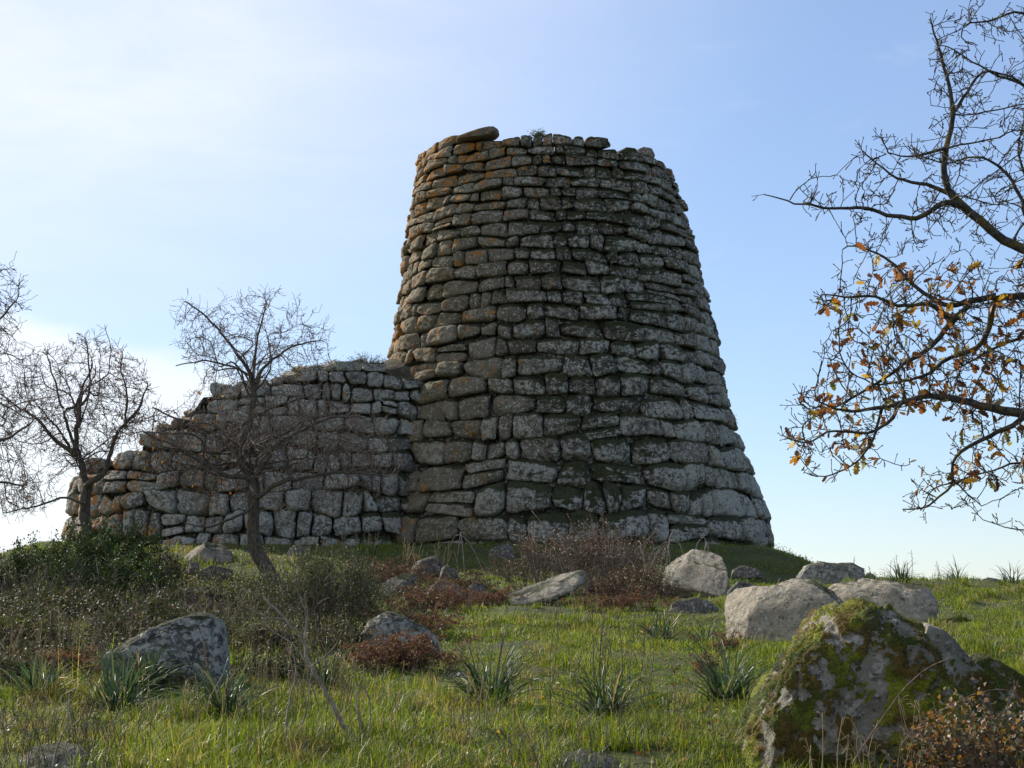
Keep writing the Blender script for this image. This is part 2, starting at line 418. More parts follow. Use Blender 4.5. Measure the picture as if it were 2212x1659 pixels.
def ground_material():
    m, t, b, out = new_mat('turf_soil')
    P = t.new('ShaderNodeNewGeometry').outputs['Position']
    n = t.noise(P, 1.1, 5, .6); f = t.noise(P, 14, 5, .65)
    col = t.mix(t.step(n, .35, .65), (.036, .055, .010), (.065, .085, .016))
    col = t.mix(t.step(f, .46, .62), col, (.055, .046, .024))
    col = t.mix(t.step(t.noise(P, 34, 4), .60, .68), col, (.16, .12, .07))
    t.put(b.inputs['Base Color'], col); b.inputs['Roughness'].default_value = .95
    t.put(b.inputs['Normal'], t.bump(f, .8, .05))
    return m
M['ground'] = ground_material()
def fill_material():
    m, t, b, out = new_mat('rubble_earth')
    P = t.new('ShaderNodeNewGeometry').outputs['Position']; n = t.noise(P, 2.2, 6, .7); f = t.noise(P, 12, 5, .65)
    col = t.mix(t.step(n, .4, .6), (.07, .055, .035), (.15, .135, .10)); col = t.mix(t.step(f, .5, .62), col, (.05, .055, .02))
    t.put(b.inputs['Base Color'], col); b.inputs['Roughness'].default_value = .95; t.put(b.inputs['Normal'], t.bump(f, 1, .12)); return m
M['fill'] = fill_material()

# ------------------------------------------------------------------ the ground
def build_ground():
    a = np.arange(-13, 13.01, .14)
    o = np.geomspace(.2, 3000, 34); xs = np.concatenate([-13 - o[::-1], a, 13 + o])
    b = np.arange(6, 50, .14)
    ys = np.concatenate([6 - np.geomspace(.2, 200, 20)[::-1], b, 50 + np.geomspace(.2, 5000, 44)])
    Xg, Yg = np.meshgrid(xs, ys); Zg = G(Xg, Yg)
    n, k = Xg.shape
    i = np.arange(n - 1)[:, None] * k + np.arange(k - 1)[None]
    F = np.stack([i, i + 1, i + k + 1, i + k], -1).reshape(-1, 4)
    g = mesh('ground', np.stack([Xg, Yg, Zg], -1).reshape(-1, 3), [F], M['ground'])
    tag(g, kind='structure')
build_ground()

_ico = {}
def ico(level):
    if level not in _ico:
        bm = bmesh.new(); bmesh.ops.create_icosphere(bm, subdivisions=level, radius=1)
        _ico[level] = (np.array([v.co for v in bm.verts]), np.array([[v.index for v in f.verts] for f in bm.faces])); bm.free()
    return _ico[level]

# ------------------------------------------------------------------ dry-stone masonry
def stone_block(bag, quad, surf, depth, bulge, n_exp, seed, off=0., tilt=0., kphi=26, lod=0):
    """One closed stone.  quad: 4 corners in (u, z) going anticlockwise; surf(u, z, outward) -> world."""
    phi = np.arange(kphi) * 2 * math.pi / kphi
    c, s = np.cos(phi), np.sin(phi)
    e = (np.abs(c) ** n_exp + np.abs(s) ** n_exp) ** (-1 / n_exp)
    e = e * (1.0 + .10 * vnoise(np.stack([c * 1.3 + seed, s * 1.3, 0 * c + seed * .37], -1), 3) + .08 * vnoise(np.stack([c * 2.7 - seed, s * 2.7 + seed, 0 * c], -1), 5) + .05 * vnoise(np.stack([c * 6 + seed, s * 6 - seed, 0 * c], -1), 15))
    rings = [0, .3, .55, .74, .87, .95, 1.0] if lod == 0 else [0, .5, .85, 1.0]
    q = 6.0 + 10.0 * ((seed * .618) % 1)
    uu = []; zz = []; oo = []; bb = []
    (u00, z00), (u10, z10), (u11, z11), (u01, z01) = quad
    rs = np.random.default_rng(int(seed * 1000) % 100003); chips = [(rs.uniform(0, 6.283), rs.uniform(.45, .95), rs.uniform(.6, 2.2) * bulge) for _ in range(4)]
    def put(rho, o, face=False):
        a = np.clip(rho * e * c, -1.03, 1.03) * .5 + .5; b_ = np.clip(rho * e * s, -1.08, 1.08) * .5 + .5
        uu.append((1 - a) * (1 - b_) * u00 + a * (1 - b_) * u10 + a * b_ * u11 + (1 - a) * b_ * u01)
        zz.append((1 - a) * (1 - b_) * z00 + a * (1 - b_) * z10 + a * b_ * z11 + (1 - a) * b_ * z01)
        oc = o + 0 * a
        if face:
            for (ca, d0, sl) in chips: oc = oc - sl * np.maximum(0, (2 * a - 1) * math.cos(ca) + (2 * b_ - 1) * math.sin(ca) - d0)
        oo.append(oc + tilt * (b_ - .5)); bb.append(b_)
    for r in rings[1:]: put(r, off + bulge * ((1 - min(r, .999) ** q) ** .6) - bulge * .3, True)
    put(1.0, off - bulge * .75); put(.93, off - depth * .55); put(.8, off - depth)
    nr = len(uu)
    a = .5
    u_c = (u00 + u10 + u11 + u01) / 4; z_c = (z00 + z10 + z11 + z01) / 4
    U = np.concatenate([[u_c], np.concatenate(uu), [u_c]]); Zc = np.concatenate([[z_c], np.concatenate(zz), [z_c]])
    O = np.concatenate([[off + bulge * .7], np.concatenate(oo), [off - depth]])
    V = surf(U, Zc, O)
    rough = min(1.0, bulge / .07)
    rg = np.abs(fbm(V * 5.0 + seed * 1.7, 2, 29))
    dn = .06 * rough * fbm(V * 2.6 + seed, 3, 21) + .045 * fbm(V * 7, 3, 33) - .035 * np.exp(-(rg / .07) ** 2)
    V = surf(U, Zc, O + dn)
    k = kphi; j = np.arange(k); j2 = (j + 1) % k
    tri0 = np.stack([np.zeros(k, int), 1 + j, 1 + j2], -1)
    i = 1 + np.arange(nr - 1)[:, None] * k
    Q = np.stack([i + j, i + k + j, i + k + j2, i + j2], -1).reshape(-1, 4)
    last = 1 + (nr - 1) * k
    tri1 = np.stack([last + j2, last + j, np.full(k, len(U) - 1)], -1)
    bag.add(V, tri0, Q, tri1, a=np.concatenate([[.5], np.concatenate(bb), [.5]]))

def course_edges(z0, heights):
    e = [z0]
    for h in heights: e.append(e[-1] + h)
    return e

def lay(bag, surf, u0, u1, edges, width, wave, top=None, small=.22, nexp=(3.2, 6.5), vis=None, period=None, bulge_k=.17, seed0=0, jit=1.0, mpu=lambda k: 1.0):
    """courses of stones along u; top(u) gives the broken upper edge"""
    R = random.Random(77 + seed0)
    def zl(k, u): 
        z = edges[k]
        h = edges[min(k + 1, len(edges) - 1)] - edges[max(k - 1, 0)]
        ph = u * wave
        return z + .13 * h * jit * (math.sin(ph * 1.7 + k * 2.1) * .5 + math.sin(ph * 4.3 + k * 5.7) * .35 + math.sin(ph * 9.1 + k * 1.3) * .25)
    cnt = 0
    for k in range(len(edges) - 1):
        h = edges[k + 1] - edges[k]; wd = width(k)
        u = u0 + R.uniform(0, wd) * (0 if period is None else 1) ; end = u1 if period is None else u + period
        joints = [u]
        while u < end - wd * .35:
            u += wd * (R.uniform(.28, .5) if R.random() < small else R.uniform(.65, 1.35)); u = max(u, joints[-1] + .62 * h / mpu(k)); joints.append(min(u, end))
        joints[-1] = end
        tl = [R.uniform(-.22, .22) * h for _ in joints]
        for a in range(len(joints) - 1):
            ua, ub = joints[a], joints[a + 1]
            if ub - ua < .05 * wd: continue
            um = (ua + ub) / 2
            lod = 0 if vis is None or vis(um) else 1
            g = .016 / mpu(k); gz = .008
            zs = [zl(k, ua), zl(k, ub), zl(k + 1, ub), zl(k + 1, ua)]
            t0, t1 = tl[a], (tl[a + 1] if a + 1 < len(joints) - 1 else tl[0] if period else 0)
            uscale = wd
            us = [ua - t0 * .5 * uscale / max(.4, wd), ub - t1 * .5, ub + t1 * .5, ua + t0 * .5]
            q_ = .4 * jit / mpu(k); us = [ua - t0 * q_, ub - t1 * q_, ub + t1 * q_, ua + t0 * q_]
            if top is not None:
                tz = min(top(ua + .02), top(um), top(ub - .02))
                if tz - (zs[0] + zs[1]) / 2 < .42 * h: continue
            parts = [(zs[0], zs[1], zs[2], zs[3])]
            if h > .33 and R.random() < .09 and ub - ua > .8 * wd:
                f = R.uniform(.4, .6); f2 = f + R.uniform(-.08, .08)
                parts = [(zs[0], zs[1], zs[1] + (zs[2] - zs[1]) * f, zs[0] + (zs[3] - zs[0]) * f2), (zs[0] + (zs[3] - zs[0]) * f2, zs[1] + (zs[2] - zs[1]) * f, zs[2], zs[3])]
            for (a0, a1, a2, a3) in parts:
                hh = ((a3 - a0) + (a2 - a1)) / 2
                quad = [(us[0] + g, a0 + gz), (us[1] - g, a1 + gz), (us[2] - g, a2 - gz), (us[3] + g, a3 - gz)]
                bl = min(.26, bulge_k * hh * R.uniform(.75, 1.5))
                cnt += 1
                stone_block(bag, quad, surf, .55, bl, R.uniform(*nexp), cnt * 1.37 + seed0, R.uniform(-.07, .07), R.uniform(-.09, .05), 34 if lod == 0 else 12, lod)
    return cnt

# ---- the tower
TX, TY, TZ = 1.33, 50.0, 3.3
def t_rad(z): return 5.5 - .1925 * (np.asarray(z) - TZ) + .10 * np.exp(-((np.asarray(z) - 3.6) / 1.2) ** 2)
def t_cx(z): return TX - .0385 * (np.asarray(z) - TZ)
def t_surf(u, z, o):
    r = t_rad(z) + o
    lump = .07 * np.sin(u * 3 + z * .9) + .05 * np.sin(u * 7 - z * 1.7)
    r = r + lump
    return np.stack([t_cx(z) + r * np.sin(u), TY - r * np.cos(u), z + 0 * u], -1)      # u = 0 faces the camera, + to the right

RIM = [(-90, 330), (905, 336), (915, 326), (943, 306), (985, 296), (1003, 297), (1070, 296), (1082, 297), (1110, 293), (1170, 284), (1225, 284), (1295, 293), (1322, 308), (1330, 324), (1400, 344), (1412, 352), (1440, 362), (1457, 388)]
def build_rim():
    us, zs = [], []
    for px, py in RIM[1:]:
        s = np.clip((px - 1179) / 276, -.999, .999); u = math.asin(s)
        d = TY - 3.5 * math.cos(u); us.append(u); zs.append(at(px, py, d)[2])
    return us, zs
RU, RZ = build_rim()
def t_top(u):
    u = (u + math.pi) % (2 * math.pi) - math.pi
    if abs(u) > math.pi / 2: return 13.7 + .15 * math.sin(u * 5)
    return float(np.interp(u, RU, RZ))

hs = [.55, .68, .66, .62, .60, .56, .52, .50, .48, .46, .44, .42, .40, .39, .38, .37, .36, .35, .33, .31, .30, .29, .28, .28, .27, .27, .27, .26]
t_edges = course_edges(2.85, hs)
print('tower top edge', t_edges[-1])
tower = empty('stone_tower', (TX, TY, TZ), 'tall round dry-stone tower of rough lichen-covered blocks, tapering to a broken rim', 'tower')
bag = Bag()
def t_width(k):
    z = t_edges[k]; r = float(t_rad(z)); w_ = np.interp(k, [0, 4, 9, 16, 27], [1.12, 1.05, .92, .80, .64]); return w_ / r
lay(bag, t_surf, 0, 0, t_edges, t_width, 5.0, t_top, vis=lambda u: abs((u + math.pi) % (2 * math.pi) - math.pi) < 1.95, period=2 * math.pi, seed0=0, nexp=(4.0, 11.0), mpu=lambda k: float(t_rad(t_edges[k])))
lay(bag, lambda u, z, o: t_surf(u, z, np.asarray(o) - .55), 0, 0, t_edges[-6:], lambda k: .2, 5.0, lambda u: t_top(u) - .05, period=2 * math.pi, seed0=300, vis=lambda u: False, mpu=lambda k: 3.2)
bag.build('masonry', M['tower'], tower, attr='ledge')
bag = Bag()
th = np.linspace(0, 2 * math.pi, 65)[:-1]; zz = np.linspace(2.4, 13.55, 24)
V = np.concatenate([t_surf(th, np.full(64, z), np.full(64, -.26)) for z in zz] + [np.array([[float(t_cx(13.3)), TY, 13.6]])])
i = np.arange(23)[:, None] * 64; j = np.arange(64)
Q = np.stack([i + j, i + (j + 1) % 64, i + 64 + (j + 1) % 64, i + 64 + j], -1).reshape(-1, 4)
bag.add(V, Q, np.stack([23 * 64 + j, 23 * 64 + (j + 1) % 64, np.full(64, len(V) - 1)], -1))
bag.build('rubble_core', M['core'], tower)

# ---- the ruined bastion on the left
PLAN = [(960, 46.9), (900, 46.3), (840, 45.85), (700, 45.4), (520, 45.2), (350, 45.5), (235, 46.1), (172, 47.0), (142, 48.4), (150, 50.4), (190, 52.6), (330, 55.0), (500, 56.5)]
pp = np.array([((px - 1106) / FPX * d, d) for px, d in PLAN])
def cat_rom(P, per=14):
    P = np.asarray(P, float); Q = np.vstack([2 * P[0] - P[1], P, 2 * P[-1] - P[-2]]); out = []
    for a in range(1, len(Q) - 2):
        t = np.linspace(0, 1, per, endpoint=False)[:, None]
        p0, p1, p2, p3 = Q[a - 1], Q[a], Q[a + 1], Q[a + 2]
        out.append(.5 * (2 * p1 + (p2 - p0) * t + (2 * p0 - 5 * p1 + 4 * p2 - p3) * t ** 2 + (3 * p1 - p0 - 3 * p2 + p3) * t ** 3))
    out.append(P[-1:]); return np.concatenate(out)
plan = cat_rom(pp, 12)
arc = np.concatenate([[0], np.cumsum(np.linalg.norm(np.diff(plan, axis=0), axis=1))])
tan_ = unit(np.gradient(plan, axis=0)); nrm = np.stack([-tan_[:, 1], tan_[:, 0]], -1)   # walking left, outward is towards the camera
if nrm[20, 1] > 0: nrm = -nrm
def b_surf(u, z, o):
    x = np.interp(u, arc, plan[:, 0]); y = np.interp(u, arc, plan[:, 1])
    nx = np.interp(u, arc, nrm[:, 0]); ny = np.interp(u, arc, nrm[:, 1])
    oo = o - .12 * (z - 3.0) + .06 * np.sin(u * 1.9 + z) + .04 * np.sin(u * 4.1 - z * 2)
    return np.stack([x + nx * oo, y + ny * oo, z + 0 * u], -1)
TOPB = [(138, 1062), (150, 1022), (168, 1004), (200, 996), (258, 992), (272, 968), (290, 938), (340, 915), (382, 892), (402, 868), (415, 845), (480, 838), (540, 824), (640, 803), (740, 784), (800, 780), (850, 784), (900, 806), (960, 830)]
bt_u, bt_z = [], []
for px, py in TOPB[::-1]:
    front = np.nonzero(plan[:, 1] < 49.0)[0]; pxs = 1106 + FPX * plan[front, 0] / plan[front, 1]
    kk = front[int(np.argmin(np.abs(pxs - px)))]
    bt_u.append(arc[kk]); bt_z.append(at(px, py, plan[kk, 1] + .3)[2])
oi = np.argsort(bt_u); bt_u = np.array(bt_u)[oi]; bt_z = np.array(bt_z)[oi]
def b_top(u): return float(np.interp(u, np.append(bt_u, [arc[-1]]), np.append(bt_z, [5.2])))
bh = [.45, .55, .58, .54, .52, .50, .46, .44, .40, .36, .34, .33, .32, .30, .30, .28, .28, .28]
b_edges = course_edges(2.55, bh)
bast = empty('stone_bastion', (-6.5, 46, 3.2), 'ruined low dry-stone bastion wall with stepped broken top, joining the tower on its left', 'ruined wall')
bag = Bag()
lay(bag, b_surf, 0, float(arc[-1]), b_edges, lambda k: float(np.interp(k, [0, 5, 9, 17], [.70, .74, .66, .58])), 1.0, b_top, small=.25, nexp=(3.2, 9.0), bulge_k=.19, seed0=500, jit=1.15)
Rr = np.random.default_rng(8); V0, F0 = ico(3)
for _ in range(150):
    u = Rr.uniform(1.0, float(bt_u.max()) - .5); tz = b_top(u); inn = Rr.uniform(.1, 2.4)
    p = b_surf(np.array([u]), np.array([tz]), np.array([-.25 - inn]))[0]
    p[2] = max(tz, float(np.interp(p[0], [-12, -9.2, -8.2, -7.6, -5.2, -3.2], [4.9, 5.9, 6.8, 7.15, 7.7, 8.15]))) - .12 if inn > .8 else tz + Rr.uniform(-.1, .05)
    sc = np.array((Rr.uniform(.18, .42), Rr.uniform(.18, .35), Rr.uniform(.10, .22))); L = V0 * sc
    for _c in range(5):
        nn = unit(Rr.normal(size=3)); ov = np.maximum(L @ nn - np.max(L @ nn) * Rr.uniform(.6, .9), 0); L = L - (ov * .9)[:, None] * nn
    L = L * (1 + .25 * fbm(L * 4 + _ * 2.3, 3, 5))[:, None]; a_ = Rr.uniform(0, 6.28); ca, sa = math.cos(a_), math.sin(a_)
    bag.add(np.stack([L[:, 0] * ca - L[:, 1] * sa, L[:, 0] * sa + L[:, 1] * ca, L[:, 2] + L[:, 0] * Rr.uniform(-.2, .2)], -1) + p, F0)
bag.build('masonry', M['bastion'], bast, attr='ledge')

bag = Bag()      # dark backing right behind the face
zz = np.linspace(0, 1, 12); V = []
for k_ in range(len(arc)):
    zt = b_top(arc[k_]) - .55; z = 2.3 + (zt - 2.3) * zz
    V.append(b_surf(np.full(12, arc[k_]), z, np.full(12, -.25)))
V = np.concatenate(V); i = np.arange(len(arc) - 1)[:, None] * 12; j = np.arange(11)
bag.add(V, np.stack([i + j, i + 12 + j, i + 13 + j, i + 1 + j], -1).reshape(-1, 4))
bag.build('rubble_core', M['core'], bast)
# earth fill behind the face, rising towards the tower
bag = Bag(); nt = 16; V = []
FILLX = [(-12, 5.0), (-10.2, 5.4), (-9.2, 6.0), (-8.2, 6.9), (-7.6, 7.25), (-6.4, 7.55), (-5.2, 7.8), (-4.0, 8.0), (-3.2, 8.3), (-2, 8.3)]
fx, fz = zip(*FILLX)
for k_ in range(len(arc)):
    p0 = b_surf(np.array([arc[k_]]), np.array([b_top(arc[k_]) - .12]), np.array([-.18]))[0]
    p1 = np.array((min(-1.0, max(p0[0] + 1.5, -8.5)), 51.2, 0)); 
    for t_ in np.linspace(0, 1, nt):
        q = p0 * (1 - t_) + p1 * t_; zf = float(np.interp(q[0], fx, fz))
        q[2] = p0[2] + (max(zf, p0[2]) - p0[2]) * sstep(t_, 0, .35) + .10 * float(fbm(q * np.array((1.3, 1.3, 0)), 3, 4)) * min(1, t_ * 5)
        V.append(q)
V = np.array(V); i = np.arange(len(arc) - 1)[:, None] * nt; j = np.arange(nt - 1)
bag.add(V, np.stack([i + j, i + 1 + j, i + nt + 1 + j, i + nt + j], -1).reshape(-1, 4))
bag.build('earth_fill', M['fill'], bast)

# ------------------------------------------------------------------ boulders
BOULDERS = {}
def boulder(name, label, outline, d, mat, depth=.8, turn=0., lean=0., level=5, seed=1, cuts=10, rough=1.0, group=None, e=.62, cat='boulder', post=None, cutw=(.50, 1.3, .45)):
    """outline: silhouette corners in picture pixels, given real size at distance d; depth = front-to-back size / width"""
    P = np.array([at(px, py, d) for px, py in outline]); c = P.mean(0)
    c[2] = (P[:, 2].max() + P[:, 2].min()) / 2; c[0] = (P[:, 0].max() + P[:, 0].min()) / 2
    ang = np.arctan2(P[:, 2] - c[2], P[:, 0] - c[0]); rad = np.hypot(P[:, 2] - c[2], P[:, 0] - c[0])
    o = np.argsort(ang); ang, rad = ang[o], rad[o]
    ang = np.concatenate([ang - 2 * math.pi, ang, ang + 2 * math.pi]); rad = np.tile(rad, 3)
    # denser straight-edge sampling of the outline
    th_ = np.linspace(-math.pi, math.pi, 181)
    px_ = np.interp(th_, ang, rad * np.cos(ang)); pz_ = np.interp(th_, ang, rad * np.sin(ang))
    rr = np.hypot(px_, pz_); aa = np.unwrap(np.arctan2(pz_, px_))
    V, F = ico(level); V = V.copy()
    a = np.arctan2(V[:, 2], V[:, 0]); sh = np.hypot(V[:, 0], V[:, 2])
    ra = np.interp(a, aa, rr, period=2 * math.pi)
    w_ = (P[:, 0].max() - P[:, 0].min())
    prof = np.clip(sh, 0, 1) ** e
    L = np.stack([np.cos(a) * ra * prof, np.sign(V[:, 1]) * np.abs(V[:, 1]) ** .8 * depth * w_ / 2, np.sin(a) * ra * prof], -1)
    Rn = np.random.default_rng(seed)
    S = w_ / 2
    h_ = (P[:, 2].max() - P[:, 2].min()) / 2
    ext0 = L.max(0), L.min(0)
    for _ in range(cuts):            # chisel flat faces into the front and back
        n = Rn.normal(size=3) * np.array(cutw); n /= np.linalg.norm(n)
        sup = np.max(L @ n); lim = sup * Rn.uniform(.66, .92)
        ov = L @ n - lim; ov = np.maximum(ov, 0)
        L = L - (ov * .97)[:, None] * n
    for ax in (0, 2): L[:, ax] *= np.where(L[:, ax] > 0, ext0[0][ax] / L[:, ax].max(), ext0[1][ax] / L[:, ax].min())
    nrm_ = unit(L)
    k = 1.6 / S
    dsp = .10 * fbm(L * k + seed * 3.1, 4, seed) + .055 * fbm(L * k * 5 + seed, 3, seed + 7)
    rd = np.abs(fbm(L * k * 1.4 + seed * 5.7, 3, seed + 13)); dsp = dsp - .030 * np.exp(-(rd / .045) ** 2) * sstep(fbm(L * k * .7 + seed, 2, seed + 19), -.1, .3)
    L = L + nrm_ * (dsp * S * rough)[:, None]
    if post is not None: L, extra = post(L, S, seed)
    else: extra = None
    L[:, 1] += -turn * L[:, 0] + lean * L[:, 2]
    W = L + c
    base = np.array((c[0], c[1], float(G(c[0], c[1]))))
    me = mesh(name, W - base, [F], mat, None, True, extra)
    me.location = base
    tag(me, label, cat, group)
    BOULDERS[name + label] = me
    return me

boulder('boulder', 'upright squarish boulder with brown front patch, beside the bramble thicket below the tower', [(1437, 1295), (1436, 1250), (1445, 1225), (1470, 1203), (1500, 1187), (1530, 1192), (1555, 1205), (1564, 1235), (1566, 1270), (1560, 1300), (1500, 1305)], 31, M['rock_tan'], .8, .9, .5, 6, 3, 6, .7, e=.36, cutw=(.3, 1.3, .3))
boulder('stone_slab', 'long pale slab tilted up to the right, lying in the brambles', [(1085, 1300), (1110, 1285), (1160, 1262), (1215, 1240), (1258, 1231), (1266, 1240), (1262, 1262), (1230, 1285), (1190, 1300), (1140, 1314), (1100, 1314)], 29, M['rock_tan'], .7, .7, 1.4, 6, 4, 4, .7, e=.36, cat='slab')
boulder('boulder', 'rounded grey boulder with dark mossy front on the skyline, behind two larger boulders', [(1722, 1285), (1724, 1245), (1740, 1222), (1775, 1213), (1800, 1216), (1840, 1215), (1862, 1228), (1865, 1255), (1860, 1290)], 30.5, M['rock'], .7, .2, .2, 6, 5, 6, .85, e=.42, cutw=(.3, 1.3, .3))
boulder('boulder', 'broad tan boulder with saddle-shaped top, left of the mossy rock', [(1585, 1395), (1580, 1340), (1582, 1290), (1600, 1268), (1640, 1265), (1680, 1262), (1720, 1250), (1750, 1252), (1785, 1280), (1802, 1305), (1800, 1340), (1790, 1385), (1740, 1400)], 21.5, M['rock_tan'], .6, .8, .42, 6, 6, 6, .8, e=.34, cutw=(.28, 1.3, .25))
boulder('boulder', 'wide pale grey boulder right behind the peak of the mossy rock', [(1790, 1350), (1795, 1275), (1820, 1257), (1870, 1252), (1930, 1258), (1985, 1268), (2003, 1300), (2002, 1340), (1990, 1375), (1900, 1385)], 24.0, M['rock_tan'], .7, .6, .45, 6, 8, 6, .85, e=.38, cutw=(.28, 1.3, .3))
boulder('boulder', 'lichen-spotted sloping boulder with dark moss patch, among shrubs under the left trees', [(220, 1500), (238, 1440), (250, 1410), (290, 1380), (340, 1350), (380, 1335), (415, 1325), (445, 1326), (468, 1340), (475, 1370), (480, 1410), (488, 1450), (498, 1500), (350, 1510)], 15.8, M['rock_lichen'], .6, -.3, .25, 6, 9, 10, .8, e=.5)
boulder('boulder', 'white-blotched pointed boulder just above the red bracken clump', [(765, 1435), (780, 1370), (795, 1345), (835, 1318), (865, 1325), (900, 1345), (930, 1362), (945, 1385), (955, 1435)], 19, M['rock_lichen'], .8, -.2, .3, 6, 10, 6)
boulder('boulder', 'smooth grey boulder half buried at the bottom left corner', [(25, 1700), (45, 1640), (70, 1614), (120, 1605), (165, 1610), (195, 1635), (210, 1700)], 10.6, M['rock_tan'], .9, .2, .5, 5, 11, 0, .6)
boulder('rock', 'flat pale rock at the foot of the bottom-left boulder', [(110, 1700), (150, 1656), (185, 1649), (235, 1656), (265, 1700)], 10.2, M['rock'], .8, 0, .3, 5, 12, 5, .7, cat='rock')
boulder('rock', 'low craggy rock on the bottom edge, below the asphodel clumps', [(1150, 1710), (1190, 1650), (1220, 1632), (1260, 1620), (1310, 1630), (1360, 1650), (1400, 1710)], 10.5, M['rock'], .8, .1, .3, 6, 13, 6, cat='rock')
boulder('rock', 'small mossy rock on the bottom edge, beside a low craggy rock', [(1365, 1710), (1385, 1650), (1410, 1637), (1450, 1640), (1490, 1656), (1520, 1710)], 10.6, M['rock'], .8, 0, .3, 5, 14, 6, cat='rock')
boulder('rock', 'dark flat rock in shade at the foot of the upright squarish boulder', [(1438, 1335), (1455, 1298), (1500, 1290), (1530, 1298), (1552, 1312), (1556, 1340)], 26.5, M['rock'], .8, 0, .3, 5, 15, cat='rock')
SMALL = [
 ('pointed pale rock in shaded grass between the bracken and the tower', (890, 1200, 968, 1242), 37, 'rock'),
 ('small low pale rock just right of the pointed rock', (948, 1221, 988, 1246), 36, 'rock'),
 ('dark rounded rock in the bracken above the white-blotched boulder', (815, 1238, 908, 1300), 30.5, 'rock'),
 ('flat-topped grey rock in bracken, left of the tilted slab', (918, 1252, 1003, 1300), 29.5, 'rock'),
 ('small upright grey rock between the flat-topped rock and the tilted slab', (1006, 1256, 1054, 1300), 29.5, 'rock'),
 ('large pale fallen slab against the foot of the bastion', (392, 1174, 508, 1222), 42, 'rock_tan'),
 ('small white stone in the grass below the fallen bastion slab', (402, 1212, 432, 1236), 38, 'rock'),
 ('flat stone in the grass left of the leaning tree trunk', (428, 1221, 502, 1250), 37, 'rock'),
 ('pale rock at the bastion foot, just right of the leaning trunk', (616, 1177, 670, 1216), 42, 'rock'),
 ('grey fallen stone at the tower foot behind the thicket', (1056, 1170, 1114, 1212), 42, 'rock'),
 ('mottled rock half hidden behind the asphodel beside the red bracken', (950, 1448, 1022, 1510), 16.6, 'rock_lichen'),
 ('little grey stone alone in the sunlit lawn', (1098, 1334, 1132, 1356), 24.5, 'rock'),
 ('mossy low rock in grass at the right edge, beyond the mossy boulder', (2112, 1388, 2196, 1432), 19, 'rock'),
 ('pale flat stone in shaded grass behind the upright boulder', (1580, 1223, 1644, 1246), 37, 'rock'),
 ('flat grey stone between the upright and the broad tan boulder', (1572, 1256, 1642, 1286), 29, 'rock'),
 ('small dark stone peeking out right of the skyline boulder', (1856, 1237, 1894, 1270), 30.8, 'rock'),
 ('brownish stone on the right skyline, alone on the hill crest', (2110, 1247, 2168, 1268), 31, 'rock_tan'),
 ('narrow stone slab leaning at the bastion foot, behind the reddish shrub', (500, 1186, 560, 1216), 43, 'rock'),
]
for n_, (lab, (x0, y0, x1, y1), d_, mt) in enumerate(SMALL):
    R_ = random.Random(n_); wv = x1 - x0; hv_ = y1 - y0; pk = R_.uniform(.3, .6)
    ol = [(x0 - 2, y1 + 6), (x0, y1 - hv_ * .35), (x0 + wv * .16, y0 + hv_ * .28), (x0 + wv * pk, y0), (x0 + wv * (pk + .25), y0 + hv_ * .1), (x1 - wv * .08, y0 + hv_ * .35), (x1, y1 - hv_ * .2), (x1 + 2, y1 + 6)]
    boulder('rock', lab, ol, d_, M[mt], .8, R_.uniform(-.2, .3), .25, 5, 30 + n_, 11, .9, cat='rock', e=.5)

# ---- the mossy foreground rock, its moss cushions built up as real lumps
def mossy_mat():
    m, t, b, out = new_mat('mossy_rock')
    geo = t.new('ShaderNodeNewGeometry'); P = geo.outputs['Position']
    at_ = t.new('ShaderNodeAttribute', attribute_name='moss').outputs['Fac']
    n = t.noise(P, 5, 5, .6); f = t.noise(P, 26, 5, .7); g = t.noise(P, 2.2, 4)
    col = t.mix(t.step(n, .3, .7), (.115, .10, .08), (.27, .24, .195))
    col = t.mix(t.math('MULTIPLY', t.step(t.noise(P, 13, 8, .75), .53, .60), .6), col, (.42, .41, .37))
    col = t.mix(t.math('MULTIPLY', t.step(t.noise(P, 8, 5, .65), .48, .60), .6), col, (.16, .165, .115))
    col = t.mix(t.math('MULTIPLY', t.step(t.noise(P, 15, 6, .75), .54, .60), .8), col, (.045, .04, .034))
    mc = t.mix(t.step(g, .38, .62), (.04, .062, .010), (.20, .215, .015))
    mc = t.mix(t.step(t.noise(P, 4.5, 4), .46, .58), mc, (.12, .075, .02))
    mc = t.mix(t.step(t.noise(P, 3.1, 3), .58, .66), mc, (.055, .06, .03))
    mc = t.mix(t.step(t.noise(P, 60, 3), .35, .6, .55, 0), mc, (.03, .035, .008))
    col = t.mix(t.step(at_, .25, .55), col, mc)
    t.put(b.inputs['Base Color'], col); b.inputs['Roughness'].default_value = .95
    h = t.math('ADD', t.math('MULTIPLY', f, .5), t.math('MULTIPLY', t.noise(P, 90, 3), .5))
    t.put(b.inputs['Normal'], t.bump(h, .9, .03))
    return m
M['mossy'] = mossy_mat()
